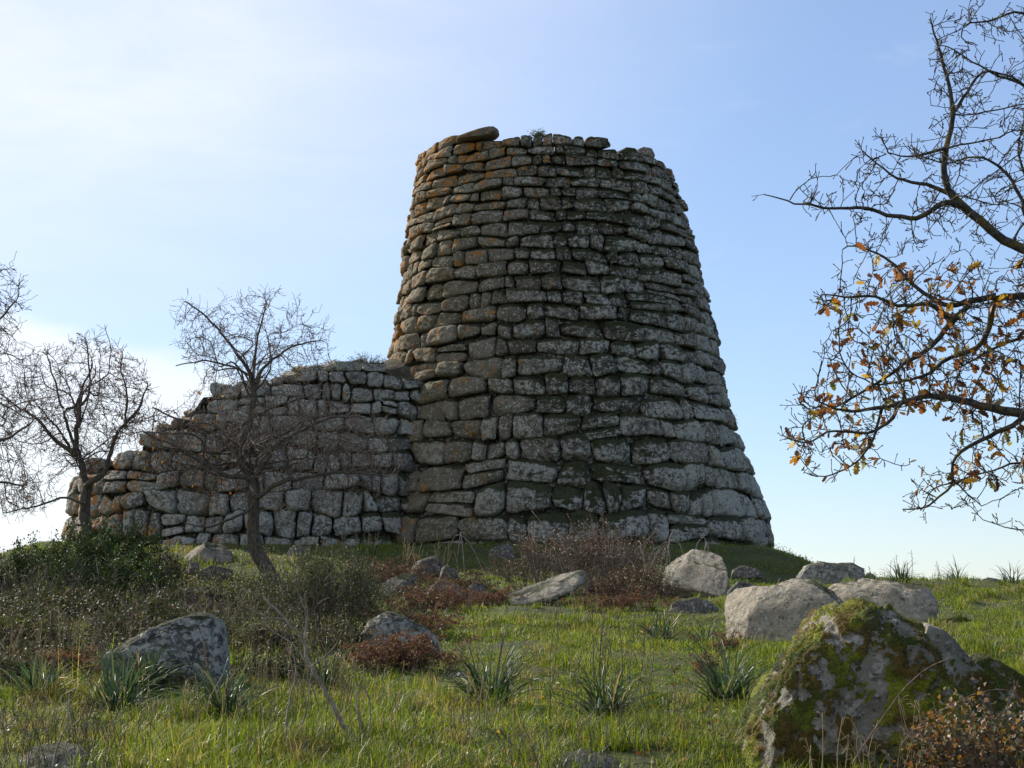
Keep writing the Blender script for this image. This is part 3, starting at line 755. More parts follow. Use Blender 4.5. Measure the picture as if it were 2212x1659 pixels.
def moss_post(bias):
    def post(L, S, seed):
        n = unit(L)
        q = .85 * fbm(L * 7.5 / S + seed, 4, seed + 40, .65) + .25 * fbm(L * 2.4 / S + seed, 2, seed + 60) + bias(L, S)
        g = L / S * 13.0; cell = np.floor(g).astype(int); best = np.full(len(L), 9.); who = np.zeros(len(L))
        for dx in (-1, 0, 1):
            for dy in (-1, 0, 1):
                for dz in (-1, 0, 1):
                    c = cell + np.array((dx, dy, dz))
                    jx = np.stack([_h(c[:, 0], c[:, 1], c[:, 2], 90 + k) for k in range(3)], -1)
                    dd = np.linalg.norm(c + jx - g, axis=1); up = dd < best; best = np.where(up, dd, best); who = np.where(up, _h(c[:, 0], c[:, 1], c[:, 2], 97), who)
        on = sstep(q * 3.2 + .5 - who, -.05, .05)          # cushion by cushion, denser inside the patches
        lump = np.sqrt(np.clip(1 - best / .80, 0, 1)); full = sstep(q, .10, .18)
        cover = np.maximum(on * sstep(lump, .05, .25), full)
        L = L + n * (np.maximum(on * lump, full * (.35 + .5 * lump)) * .060 * S + cover * .010 * S * fbm(L * 70 / S, 2, 3) + (1 - cover) * .022 * S * fbm(L * 16 / S, 3, 8))[:, None]
        msk = cover; lump = np.ones(len(L))
        return L, {'moss': msk}
    return post
mossy = boulder('mossy_boulder', 'big foreground boulder thickly patched with green and brown moss', [(1590, 1740), (1632, 1610), (1642, 1545), (1680, 1470), (1720, 1410), (1742, 1378), (1790, 1330), (1830, 1308), (1870, 1304), (1920, 1325), (1972, 1355), (1990, 1390), (2012, 1440), (2060, 1500), (2115, 1570), (2150, 1760)], 10.8, M['mossy'], .85, .15, .35, 7, 21, 6, 1.2, cutw=(.3, 1.3, .3), e=.55, post=moss_post(lambda L, S: .12 + .08 * L[:, 0] / S - .14 * L[:, 2] / S))
boulder('boulder', 'smaller grey rock with bright moss cushions, leaning on the big mossy boulder', [(1965, 1640), (1975, 1480), (1985, 1382), (2010, 1347), (2040, 1360), (2075, 1395), (2110, 1440), (2160, 1490), (2205, 1535), (2210, 1640)], 12.2, M['mossy'], .8, -.2, .35, 6, 22, 6, .8, post=moss_post(lambda L, S: -.02 - .35 * L[:, 2] / S))
boulder('boulder', 'low moss-blanketed rock sloping down to the right edge, under the bramble', [(2060, 1580), (2080, 1440), (2100, 1416), (2125, 1415), (2170, 1440), (2215, 1465), (2270, 1490), (2290, 1580)], 13.5, M['mossy'], .8, -.1, .35, 6, 23, 5, .8, post=moss_post(lambda L, S: .12 + 0 * L[:, 2]))

def moss_fuzz(o, n, lab=None):
    me = o.data; N_ = len(me.vertices); co = np.empty(N_ * 3); me.vertices.foreach_get('co', co); co = co.reshape(-1, 3)
    no = np.empty(N_ * 3); me.vertices.foreach_get('normal', no); no = no.reshape(-1, 3); mk = np.empty(N_); me.attributes['moss'].data.foreach_get('value', mk)
    ok = np.nonzero((mk > .6) & (co[:, 1] < .35))[0]; k = rng.choice(ok, n); P0 = co[k] + np.array(o.location) + rng.normal(size=(n, 3)) * .005
    bag = Bag(); L = rng.uniform(.007, .018, n); leaf_cards(bag, P0 - no[k] * .002, unit(no[k] + rdir(n) * .65), rdir(n), L, L * .32, .1, .2)
    bag.build('moss', M['mossleaf'], o)
for o_ in [o for o in COL.objects if o.type == 'MESH' and 'moss' in o.data.attributes]:
    moss_fuzz(o_, 26000 if o_.name == 'mossy_boulder' else 6000)

# loose stones on the rim of the tower
boulder('capstone', 'long flat capstone lying highest on the left of the tower rim', [(984, 305), (991, 297), (1025, 288), (1068, 278), (1077, 283), (1078, 296), (1040, 302)], 47.3, M['tower'], .9, 0, 0, 4, 51, 2, .4, e=.42, cat='capstone')
boulder('capstone', 'round loose stone perched at the right end of the tower rim', [(1372, 345), (1374, 326), (1390, 318), (1408, 322), (1415, 336), (1408, 349), (1390, 352)], 48.0, M['tower'], .9, 0, 0, 4, 52, 4, .5, cat='capstone')
boulder('capstone', 'squat stone next to the round loose stone on the tower rim', [(1333, 346), (1336, 328), (1352, 320), (1372, 322), (1384, 338), (1378, 350), (1350, 354)], 47.4, M['tower'], .9, 0, 0, 4, 53, 4, .5, cat='capstone')

# ------------------------------------------------------------------ trees
def colonize(P, par, A, di, dk, step, iters, trop=(0, 0, 0.05), jitter=.10, seed=0):
    R_ = np.random.default_rng(seed)
    P = [np.asarray(p, float) for p in P]; par = list(par)
    A = np.asarray(A, float)
    N = np.array(P); D2 = ((A[:, None] - N[None]) ** 2).sum(-1); near = D2.argmin(1); dist = D2[np.arange(len(A)), near]
    trop = np.array(trop); cnt = {}
    for _ in range(iters):
        ok = dist < di * di
        if not ok.any() or len(A) == 0: break
        acc = np.zeros((len(P), 3)); v = unit(A[ok] - N[near[ok]]); np.add.at(acc, near[ok], v)
        act = np.unique(near[ok]); new = []
        for a_ in act:
            if cnt.get(a_, 0) > 3: continue
            cnt[a_] = cnt.get(a_, 0) + 1
            g = acc[a_]; nn = np.linalg.norm(g)
            g = g / max(nn, 1e-6) + trop + R_.normal(size=3) * jitter
            g /= np.linalg.norm(g)
            new.append(P[a_] + g * step); par.append(int(a_))
        if not new: break
        k0 = len(P); P += new; N = np.array(P); NN = np.array(new)
        D2 = ((A[:, None] - NN[None]) ** 2).sum(-1); nb = D2.argmin(1); db = D2[np.arange(len(A)), nb]
        upd = db < dist; dist = np.where(upd, db, dist); near = np.where(upd, nb + k0, near)
        keep = dist > dk * dk
        A, dist, near = A[keep], dist[keep], near[keep]
    return np.array(P), par

def limb_nodes(limbs, step):
    """limbs: list of (points[(x,y,z)...], r0, r1, attach) -> nodes, parents, min radius"""
    P, par, rad = [], [], []
    for pts, r0, r1 in limbs:
        C = cat_rom(np.asarray(pts, float), 10)
        L_ = np.concatenate([[0], np.cumsum(np.linalg.norm(np.diff(C, axis=0), axis=1))])
        n = max(2, int(L_[-1] / step)); s_ = np.linspace(0, L_[-1], n + 1)
        Q = np.stack([np.interp(s_, L_, C[:, k]) for k in range(3)], -1)
        Q[1:-1] += rng.normal(size=Q[1:-1].shape) * step * .16
        if P:
            D = np.linalg.norm(np.array(P) - Q[0], axis=1); pa = int(D.argmin()); start = 1 if D[pa] < step * 3 else 0
        else: pa = -1; start = 0
        for k in range(start, len(Q)):
            P.append(Q[k]); par.append(pa); rad.append(r0 + (r1 - r0) * (k / len(Q)) ** .8); pa = len(P) - 1
    return P, par, rad

def grow(root, bark, twig, limbs, attract, step, di, dk, tip, expo=2.4, iters=60, trop=(0, 0, .05), spurs=0, spur_len=.08, split_r=None, seed=0, jitter=.10):
    P, par, rad = limb_nodes(limbs, step); ng = len(P)
    P, par = colonize(P, par, attract, di, dk, step, iters, trop, jitter, seed)
    n = len(P); par = np.array(par); r = np.zeros(n); ch = [[] for _ in range(n)]
    for k in range(n):
        if par[k] >= 0: ch[par[k]].append(k)
    for k in range(n - 1, -1, -1):
        r[k] = tip if not ch[k] else (sum(r[c] ** expo for c in ch[k])) ** (1 / expo)
        if k < ng: r[k] = max(min(r[k], rad[k] * 1.15), rad[k])
    thick, thin = Bag(), Bag()
    lim = split_r if split_r else tip * 2.2
    stack = [(k, None) for k in range(n) if par[k] < 0]
    while stack:
        k, st = stack.pop(); chain = ([st] if st is not None else []) + [k]
        while ch[k]:
            cs = sorted(ch[k], key=lambda c: -r[c])
            if k < ng: cs = sorted(ch[k], key=lambda c: (c >= ng, -r[c]))
            for c in cs[1:]: stack.append((c, k))
            k = cs[0]; chain.append(k)
        rr = r[chain].copy()
        if st is not None: rr[0] = min(rr[0], rr[1] * 1.25)
        C = P[chain]
        if len(C) > 2: C = C.copy(); C[1:-1] = C[1:-1] * .6 + (C[:-2] + C[2:]) * .2
        # cut the chain where it becomes twig
        kbig = int((rr > lim).sum())
        if kbig >= 2: tube(thick, C[:kbig + 1], rr[:kbig + 1], 7 if rr[0] > lim * 4 else 5)
        if kbig < len(C): tube(thin, C[max(kbig - 1, 0):] if kbig >= 2 else C, rr[max(kbig - 1, 0):] if kbig >= 2 else rr, 3 if rr[0] < tip * 3 else 4)
    if spurs:
        cand = np.nonzero((r < tip * 4) & (par >= 0))[0]
        for k in rng.choice(cand, spurs):
            t_ = unit(P[k] - P[par[k]]); g = unit(t_ * .7 + rng.normal(size=3) * .7 + np.array((0, 0, .25))); l_ = spur_len * rng.uniform(.4, 1.6)
            mid_ = P[k] + g * l_ * .5 + rng.normal(size=3) * l_ * .12; e_ = P[k] + g * l_
            tube(thin, [P[k], mid_, e_], [tip * 1.0, tip * .9, tip * .85], 3)
            if rng.random() < .6:
                g2 = unit(g * .8 + rng.normal(size=3) * .6); tube(thin, [mid_, mid_ + g2 * l_ * .55], [tip * .85, tip * .8], 3)
            tube(thin, [e_ - g * .002, e_ + g * tip * 2.2, e_ + g * tip * 4.5], [tip * .9, tip * 1.5, tip * .5], 3)
    if thick.n: thick.build('trunk', bark, root)
    if thin.n: thin.build('twigs', twig, root)
    return P, par, r

def ellipsoid_pts(n, c, rad, shell=.0):
    d = rdir(n); u = rng.uniform(shell, 1, n) ** (1 / 2.2); return np.asarray(c) + d * u[:, None] * np.asarray(rad)

OAK = np.array([(0, 0), (.10, .10), (.16, .22), (.10, .30), (.24, .44), (.13, .52), (.26, .66), (.14, .74), (.17, .88), (0, 1.0)])
def oak_leaves(bag, C, D, N, L):
    """lobed leaves, folded along the midrib and curled"""
    D = unit(D); S = unit(np.cross(D, N)); N = np.cross(S, D)
    nr = len(OAK)
    for c, d, s_, n_, l_ in zip(C, D, S, N, L):
        cu = rng.uniform(-.25, .45); fo = rng.uniform(.1, .6)
        y = OAK[:, 1] * l_; x = OAK[:, 0] * l_ * rng.uniform(.9, 1.3)
        drop = -cu * l_ * OAK[:, 1] ** 2
        mid_ = c + y[:, None] * d + drop[:, None] * n_
        rt = mid_ + x[:, None] * s_ + (x * fo)[:, None] * n_; lt = mid_ - x[:, None] * s_ + (x * fo)[:, None] * n_
        V = np.concatenate([mid_, rt[1:-1], lt[1:-1]]); m_ = nr - 2
        q = []; 
        for k in range(nr - 1):
            for side, base in ((0, nr), (1, nr + m_)):
                a_ = base + k - 1 if k > 0 else None; b_ = base + k if k < nr - 2 else None
                if a_ is None: q.append((k, k + 1, b_) if side == 0 else (k, b_, k + 1))
                elif b_ is None: q.append((k, k + 1, a_) if side == 0 else (k, a_, k + 1))
                else:
                    q += [(k, k + 1, b_), (k, b_, a_)] if side == 0 else [(k, b_, k + 1), (k, a_, b_)]
        bag.add(V, np.array(q))

def tree_leaves(root, P, par, r, tip, n, L, where=None, lobed=False, mat='leaf_oak'):
    cand = np.nonzero((r < tip * 2.5) & (par >= 0))[0]
    if where is not None: cand = cand[where(P[cand])]
    if not len(cand): return
    k = rng.choice(cand, n); T = unit(P[k] - P[par[k]])
    D = unit(T * .6 + rdir(n) * .8 + np.array((0, 0, -.35))); C = P[k] + rdir(n) * L * .25
    bag = Bag(); LL = L * rng.uniform(.6, 1.3, n)
    if lobed: oak_leaves(bag, C, D, rdir(n), LL)
    else: leaf_cards(bag, C, D, rdir(n), LL, LL * .55, .3, .15)
    bag.build('leaves', M[mat], root)

# leaning bare tree in front of the bastion (5.5 m tall)
def pts(lst, d, wob=0.):
    out = []
    for k, q in enumerate(lst):
        dd = d + (q[2] if len(q) > 2 else 0); out.append(at(q[0], q[1], dd))
    return out
D1 = 35.0
b0 = ground_hit(592, 1268); 
root = empty('bare_tree', b0, 'leafless spreading tree with leaning trunk in front of the bastion wall', 'tree', 'bare trees below the bastion')
T1 = [
 (pts([(598, 1285), (580, 1240), (552, 1185), (546, 1120), (548, 1068), (545, 1035)], D1), .17, .10),
 (pts([(545, 1035), (530, 1010), (520, 995), (524, 950), (540, 905), (548, 850), (545, 815)], D1), .095, .05),
 (pts([(548, 850), (565, 800), (600, 770), (640, 745), (690, 735)], D1), .045, .012),
 (pts([(545, 815), (525, 780), (490, 735), (450, 690), (400, 648)], D1 - .2), .04, .01),
 (pts([(545, 815), (552, 760), (562, 700), (578, 650)], D1 + .3), .035, .01),
 (pts([(545, 1040), (570, 1000), (600, 960), (650, 930), (720, 900), (780, 900)], D1 - .5), .07, .015),
 (pts([(550, 1080), (600, 1045), (660, 1030), (740, 1020), (840, 1030)], D1 - .9), .055, .012),
 (pts([(540, 1030), (500, 1030), (440, 1000), (370, 960), (300, 930)], D1 - .6), .06, .012),
 (pts([(520, 995), (480, 950), (420, 915), (370, 900), (330, 880)], D1 + .5), .05, .012),
 (pts([(548, 1100), (500, 1120), (450, 1140), (400, 1130)], D1 - 1.0), .035, .01),
 (pts([(540, 905), (590, 880), (650, 860), (720, 840)], D1 + .9), .04, .01),
 (pts([(545, 815), (500, 790), (440, 780), (380, 790)], D1 + .6), .03, .01),
]
def fan(o, d, n, length, zlo, zhi, r0, seed, side=1.0):
    R_ = np.random.default_rng(seed); o3 = at(o[0], o[1], d); out = []
    for k in range(n):
        a = 2 * math.pi * (k + R_.uniform(-.3, .3)) / n; el = R_.uniform(zlo, zhi); l_ = length * R_.uniform(.5, 1.2)
        g = np.array((math.cos(a) * math.cos(el) * side, math.sin(a) * math.cos(el), math.sin(el)))
        q = [o3 + np.array((0, 0, R_.uniform(-.35, .1)))]
        for f in (.3, .6, .85, 1.05):
            q.append(o3 + g * l_ * f + R_.normal(size=3) * .10 * l_ + np.array((0, 0, .12 * l_ * f * f)))
        out.append((q, r0 * R_.uniform(.5, 1), .005))
    return out
T1 += fan((540, 960), D1 - .2, 12, 2.5, -.35, .3, .026, 16, 1.1) + fan((545, 830), D1, 9, 1.55, .35, 1.25, .03, 5) + fan((540, 1000), D1, 11, 2.2, -.12, .45, .032, 6, 1.15)
A1 = np.concatenate([ellipsoid_pts(900, at(560, 760, D1), (1.5, 1.35, 1.25)), ellipsoid_pts(3300, at(580, 965, D1), (2.5, 1.9, 1.25)), ellipsoid_pts(400, at(430, 720, D1), (.55, .7, .65)), ellipsoid_pts(500, at(380, 980, D1), (.9, .9, .7)), ellipsoid_pts(800, at(790, 1000, D1 - .5), (.75, .7, .85))])
Pn, pa, rr = grow(root, M['bark'], M['twig'], T1, A1, .085, .8, .115, .0041, iters=110, spurs=5200, spur_len=.15, split_r=.015, expo=2.6, seed=1)
tree_leaves(root, Pn, pa, rr, .0047, 190, .075, lambda p: (p[:, 0] < at(520, 900, D1)[0]) & (p[:, 2] < at(500, 830, D1)[2]) & (p[:, 2] > at(500, 1120, D1)[2]))

# forked tree at the far end of the bastion
D2_ = 36.5
b0 = ground_hit(205, 1300)
root = empty('bare_tree', b0, 'leafless tree with forked trunk rising out of the evergreen bush at the bastion end', 'tree', 'bare trees below the bastion')
T2 = [
 (pts([(208, 1320), (196, 1220), (186, 1140), (184, 1080), (192, 1045)], D2_), .125, .09),
 (pts([(190, 1060), (178, 1010), (165, 970), (168, 900), (175, 850), (200, 790)], D2_), .075, .015),
 (pts([(192, 1045), (225, 1020), (236, 985), (250, 940), (270, 915), (300, 880), (320, 830)], D2_ - .3), .065, .012),
 (pts([(168, 985), (120, 950), (80, 905), (40, 880), (0, 850)], D2_ + .3), .055, .012),
 (pts([(165, 970), (140, 900), (120, 830), (100, 760)], D2_ + .2), .04, .01),
 (pts([(186, 1090), (140, 1075), (90, 1090), (40, 1100), (5, 1110)], D2_ - .3), .03, .01),
 (pts([(172, 880), (195, 840), (190, 780), (185, 730)], D2_ + .4), .035, .01),
 (pts([(268, 915), (275, 860), (262, 800), (265, 760)], D2_ - .2), .03, .008),
]
T2 += fan((172, 900), D2_, 6, 1.5, .4, 1.3, .028, 7) + fan((180, 1000), D2_, 6, 1.7, -.1, .6, .028, 8)
A2 = np.concatenate([ellipsoid_pts(900, at(165, 880, D2_), (1.6, 1.3, 1.5)), ellipsoid_pts(450, at(60, 900, D2_), (1.0, .9, .8)), ellipsoid_pts(600, at(270, 870, D2_), (.6, .7, 1.0)), ellipsoid_pts(200, at(60, 1070, D2_), (.7, .6, .45))])
Pn, pa, rr = grow(root, M['bark'], M['twig'], T2, A2, .085, .8, .12, .0048, iters=110, spurs=2800, spur_len=.15, split_r=.015, expo=2.6, seed=2)
tree_leaves(root, Pn, pa, rr, .0048, 60, .075, lambda p: (p[:, 0] > at(230, 900, D2_)[0]))

# tree whose trunk stands outside the left edge
D3 = 30.0
b0 = np.array((*at(-160, 1300, D3)[:2], 0)); b0[2] = G(b0[0], b0[1])
root = empty('bare_tree', b0, 'leafless tree at the left edge, only its twig ends reaching in', 'tree', 'bare trees below the bastion')
T3 = [
 (pts([(-160, 1330), (-165, 1200), (-150, 1080), (-150, 1000)], D3), .14, .10),
 (pts([(-150, 1000), (-120, 900), (-80, 800), (-40, 720), (0, 690), (40, 640)], D3), .07, .01),
 (pts([(-150, 1020), (-90, 980), (-30, 960), (30, 940), (80, 900)], D3 + .3), .06, .01),
 (pts([(-150, 1040), (-80, 1050), (-10, 1040), (50, 1050)], D3 - .3), .05, .01),
 (pts([(-150, 1000), (-170, 880), (-200, 760), (-230, 660)], D3 + .2), .06, .012),
 (pts([(-80, 800), (-60, 700), (-30, 620), (10, 580)], D3 - .3), .04, .008),
 (pts([(-150, 1000), (-220, 950), (-300, 900)], D3 - .4), .05, .012),
]
T3 += fan((-150, 950), D3, 14, 2.1, -.1, 1.2, .03, 9)
A3 = np.concatenate([ellipsoid_pts(900, at(-110, 830, D3), (1.35, 1.2, 2.1)), ellipsoid_pts(600, at(0, 1040, D3), (.7, .8, .55)), ellipsoid_pts(500, at(0, 650, D3), (.5, .6, .75)), ellipsoid_pts(200, at(20, 780, D3), (.5, .6, .5))])
Pn, pa, rr = grow(root, M['bark'], M['twig'], T3, A3, .08, .7, .12, .0044, iters=110, spurs=1600, spur_len=.14, split_r=.014, expo=2.6, seed=3)
tree_leaves(root, Pn, pa, rr, .0044, 50, .06, lambda p: p[:, 2] < at(0, 1000, D3)[2])

# oak at the right edge, trunk outside the frame
D4 = 10.5
xb = at(2600, 1300, D4)[0]
b0 = np.array((xb, D4, float(G(xb, D4))))
root = empty('oak_tree', b0, 'oak at the right edge with bare lichened limbs and a few brown leaves', 'tree')
T4 = [
 ([(xb, D4, b0[2] - .2), (xb - .03, D4, 1.4), (xb + .05, D4 + .05, 2.2), (xb - .02, D4, 2.9), (xb + .05, D4, 3.8), (xb + .1, D4, 4.8)], .20, .08),
 (pts([(2600, 700), (2420, 640), (2300, 580), (2212, 540), (2130, 490), (2085, 445), (2052, 418), (2040, 380), (2045, 320), (2058, 250), (2050, 180), (2025, 100), (2010, 40)], D4), .052, .005),
 (pts([(2600, 760), (2400, 660), (2300, 640), (2212, 640), (2130, 645), (2090, 650), (2040, 660), (1990, 630), (1930, 570), (1880, 540), (1830, 530)], D4 + .25), .046, .004),
 (pts([(2600, 940), (2450, 950), (2300, 920), (2212, 895), (2150, 885), (2090, 870), (2020, 855), (1960, 865), (1900, 880), (1830, 890), (1770, 870)], D4 - .2), .056, .004),
 (pts([(2070, 430), (2030, 440), (1990, 470), (1940, 470), (1880, 450), (1800, 450), (1720, 440), (1650, 420)], D4 - .1), .02, .003),
 (pts([(2050, 415), (2000, 400), (1950, 390), (1900, 360), (1870, 330)], D4 + .15), .016, .003),
 (pts([(2045, 320), (2000, 330), (1960, 340), (1930, 330)], D4 - .15), .012, .003),
 (pts([(2058, 250), (2090, 200), (2130, 150), (2212, 185), (2260, 210)], D4 + .2), .012, .004),
 (pts([(2600, 500), (2400, 300), (2300, 250), (2212, 185), (2130, 150), (2060, 110), (2030, 95)], D4 + .35), .03, .003),
 (pts([(2600, 300), (2400, 120), (2300, 60), (2212, 25), (2150, 40), (2080, 55)], D4 + .1), .025, .004),
 (pts([(2250, 560), (2220, 470), (2180, 380), (2120, 340), (2060, 350)], D4 + .3), .02, .004),
 (pts([(2300, 600), (2240, 450), (2200, 330), (2212, 260)], D4 + .5), .02, .004),
 (pts([(2100, 650), (2050, 700), (2000, 760), (1930, 800), (1860, 850), (1800, 880), (1760, 900)], D4 + .1), .022, .003),
 (pts([(2150, 660), (2120, 740), (2040, 780), (1980, 820), (1900, 830), (1850, 815)], D4 + .35), .022, .003),
 (pts([(2010, 650), (1950, 660), (1890, 640), (1830, 640), (1770, 635)], D4 - .2), .014, .003),
 (pts([(1950, 866), (1920, 910), (1870, 935), (1800, 930), (1740, 960), (1690, 940)], D4 - .35), .013, .003),
 (pts([(1900, 880), (1890, 940), (1850, 1000), (1790, 1030), (1765, 1030)], D4 - .1), .010, .003),
 (pts([(2212, 895), (2190, 920), (2120, 950), (2060, 990), (2060, 1040), (2010, 1090), (1950, 1100)], D4 - .3), .018, .003),
 (pts([(2062, 1035), (2090, 1060), (2120, 1100)], D4 - .3), .007, .003),
 (pts([(2300, 900), (2260, 980), (2200, 1000), (2160, 1010), (2130, 1020)], D4 + .1), .016, .003),
 (pts([(2420, 1000), (2350, 1100), (2280, 1150), (2212, 1142), (2170, 1140)], D4 + .2), .014, .003),
 (pts([(2600, 820), (2420, 760), (2300, 740), (2212, 730), (2120, 770), (2060, 800)], D4 + .5), .03, .004),
 ([(xb, D4, 2.9), (xb + .5, D4 + .3, 3.6), (xb + 1.3, D4 + .4, 4.3)], .08, .02),
 ([(xb, D4, 2.5), (xb + .7, D4 - .4, 3.0), (xb + 1.5, D4 - .7, 3.4)], .07, .02),
 ([(xb + .05, D4, 3.8), (xb - .3, D4 + .8, 4.5), (xb - .5, D4 + 1.4, 5.0)], .05, .015),
]
def box_px(n, x0, x1, y0, y1, dd):
    return np.array([at(rng.uniform(x0, x1), rng.uniform(y0, y1), D4 + rng.uniform(-dd, dd)) for _ in range(n)])
A4 = np.concatenate([box_px(300, 2000, 2330, 120, 520, .55), box_px(200, 1850, 2080, 300, 560, .45), box_px(90, 1720, 1880, 380, 470, .25),
                     box_px(900, 1900, 2330, 560, 900, .6), box_px(330, 1760, 1960, 620, 900, .45), box_px(150, 1700, 1900, 850, 1010, .35),
                     box_px(230, 2050, 2330, 880, 1060, .45), box_px(60, 1960, 2110, 1000, 1110, .25), box_px(60, 2000, 2070, 60, 250, .25), box_px(80, 2080, 2330, 0, 120, .3),
                     ellipsoid_pts(300, (xb + .3, D4 + .3, 4.4), (1.5, 1.3, 1.2))])
Pn, pa, rr = grow(root, M['oakbark'], M['oakbark'], T4, A4, .045, .35, .068, .0027, iters=120, trop=(0, 0, .03), spurs=4200, spur_len=.05, split_r=.0075, expo=2.6, seed=4, jitter=.13)
zt, zb = at(2000, 560, D4)[2], at(2000, 1060, D4)[2]
tree_leaves(root, Pn, pa, rr, .0027, 800, .062, lambda p: (p[:, 2] < zt) & (p[:, 2] > zb) & (p[:, 0] < 3.2), True)

# ------------------------------------------------------------------ shrubs, brambles, bracken, asphodel
def tie(bag, starts, base, k):
    c = np.array((base[0], base[1], float(G(base[0], base[1])) - .35)); rt = bag.n
    bag.add([c], np.array([[a + i - rt, a + (i + 1) % k - rt, 0] for a in starts for i in range(k)]))

def shrub(name, label, cat, base, wid, hgt, dep, stems, leaves, L, mat, stem_mat, group=None, arch=.0, stem_r=.006, spread=.35, top_pts=None, lw=.55, bare=0, up=.3, shell=.45):
    """woody stems fanning from the base with small leaves in clumps along their outer part"""
    base = np.asarray(base, float); root = empty(name, base, label, cat, group)
    sb, lb = Bag(), Bag(); C, D, roots = [], [], []
    for s_ in range(stems + bare):
        a = rng.uniform(0, 2 * math.pi); q = rng.uniform(0, 1) ** .5
        ex, ey = math.cos(a) * q, math.sin(a) * q
        st = base + np.array((ex * wid * spread, ey * dep * spread, 0)); st[2] = float(G(st[0], st[1])) - .04
        z = hgt * math.sqrt(max(0, 1 - q * q * .85)) * rng.uniform(.6, 1.08)
        en = base + np.array((ex * wid * .5 * 1.05, ey * dep * .5 * 1.05, 0)); en[2] = float(G(en[0], en[1])) + z * (1 - arch * .8 * rng.uniform(.3, 1))
        mid_ = (st + en) / 2 + rng.normal(size=3) * .06 * hgt; mid_[2] = st[2] + z * (.6 + arch * .55)
        t = np.linspace(0, 1, 9)[:, None]; cv = (1 - t) ** 2 * st + 2 * t * (1 - t) * mid_ + t ** 2 * en
        cv[1:-1] += rng.normal(size=(7, 3)) * .018 * hgt
        roots.append(sb.n); tube(sb, cv, np.linspace(stem_r, stem_r * .4, 9), 4)
        for _ in range(3):      # side twigs
            k = rng.integers(3, 8); g = unit(cv[k] - cv[k - 1]) * .6 + rdir(1)[0] * .8 + np.array((0, 0, .2)); l_ = hgt * rng.uniform(.1, .28)
            tw = np.array([cv[k], cv[k] + g * l_ * .5, cv[k] + g * l_ + rdir(1)[0] * .02]); tube(sb, tw, [stem_r * .5, stem_r * .4, stem_r * .3], 3)
            if s_ < stems:
                m_ = max(2, int(leaves / stems / 4)); f = rng.uniform(0, 1.05, m_)[:, None]
                C.append(tw[0] + (tw[2] - tw[0]) * f + rng.normal(size=(m_, 3)) * L * .7); D.append(np.tile(unit(g), (m_, 1)))
        if s_ < stems:
            m_ = max(2, int(leaves / stems / 4)); f = rng.uniform(shell, 1.0, m_) * 8; i_ = np.clip(f.astype(int), 0, 7)
            C.append(cv[i_] + (cv[i_ + 1] - cv[i_]) * (f - i_)[:, None] + rng.normal(size=(m_, 3)) * L * .9); D.append(unit(cv[i_ + 1] - cv[i_]))
    tie(sb, roots, base, 4)
    C = np.concatenate(C); D = np.concatenate(D); n = len(C)
    DD = unit(D * .5 + rdir(n) * .8 + np.array((0, 0, up)))
    NN = unit(rdir(n) * .7 + np.array((0, 0, .8)))
    LL = L * rng.uniform(.55, 1.35, n)
    leaf_cards(lb, C, DD, NN, LL, LL * lw, .22, .12)
    sb.build('stems', stem_mat, root); lb.build('foliage', mat, root)
    return root

def gh(px, d):
    x = (px - 1106) / FPX * d; return np.array((x, d, float(G(x, d))))

ev = 'evergreen shrubs below the bastion'
shrub('evergreen_shrub', 'big dark glossy evergreen bush around the forked tree at the bastion end', 'shrub', gh(215, 33.5), 2.7, 1.35, 1.8, 110, 13000, .055, M['leaf_evergreen'], M['bark'], ev)
shrub('evergreen_shrub', 'lower dark evergreen bush at the left edge against the sky', 'shrub', gh(75, 32.5), 1.9, 1.05, 1.3, 70, 6500, .05, M['leaf_evergreen'], M['bark'], ev)
shrub('evergreen_shrub', 'dark evergreen bush on the bank just below the forked tree', 'shrub', gh(235, 28.5), 2.3, .85, 1.4, 90, 8500, .045, M['leaf_evergreen'], M['bark'], ev)
shrub('evergreen_shrub', 'tall grey-green small-leaved shrub below the leaning tree, left of the white-blotched boulder', 'shrub', gh(705, 22.5), 1.5, 1.08, 1.0, 110, 12500, .026, M['leaf_shrub'], M['twig'], ev)
shrub('evergreen_shrub', 'grey-green shrub right of the leaning trunk, higher than its neighbours', 'shrub', gh(735, 27), 1.2, .98, .9, 80, 7000, .03, M['leaf_shrub'], M['twig'], ev)
shrub('evergreen_shrub', 'thin grey-green shrub at the foot of the leaning trunk', 'shrub', gh(590, 28), 1.1, .60, .9, 60, 4200, .03, M['leaf_shrub'], M['twig'], ev)
shrub('evergreen_shrub', 'sparse grey-green shrub in front of the leaning trunk foot', 'shrub', gh(540, 23.5), 1.0, .52, .8, 60, 3800, .027, M['leaf_shrub'], M['twig'], ev)
shrub('evergreen_shrub', 'rusty-leaved bush between the evergreen bush and the leaning trunk', 'shrub', gh(345, 33.5), 1.2, .85, 1.0, 60, 4200, .036, M['leaf_bramble'], M['cane'], ev)
th_ = 'bramble thickets'
shrub('bramble_thicket', 'dark tangled bramble bank under the evergreen bush at left', 'bramble', gh(150, 24.5), 2.0, .62, 1.8, 90, 6120, 0.050, M['leaf_thicket'], M['cane'], th_, arch=.5, bare=26, stem_r=.0075)
shrub('bramble_thicket', 'dark tangled bramble directly behind the lichen-spotted sloping boulder', 'bramble', gh(345, 19.5), 1.6, .62, 1.3, 90, 6120, 0.042, M['leaf_thicket'], M['cane'], th_, arch=.5, bare=26, stem_r=.0075)
shrub('bramble_thicket', 'bramble tangle higher up between the sloping boulder and the rusty bush', 'bramble', gh(410, 25.5), 1.5, .55, 1.2, 70, 3960, 0.046, M['leaf_thicket'], M['cane'], th_, arch=.5, bare=26, stem_r=.0075)
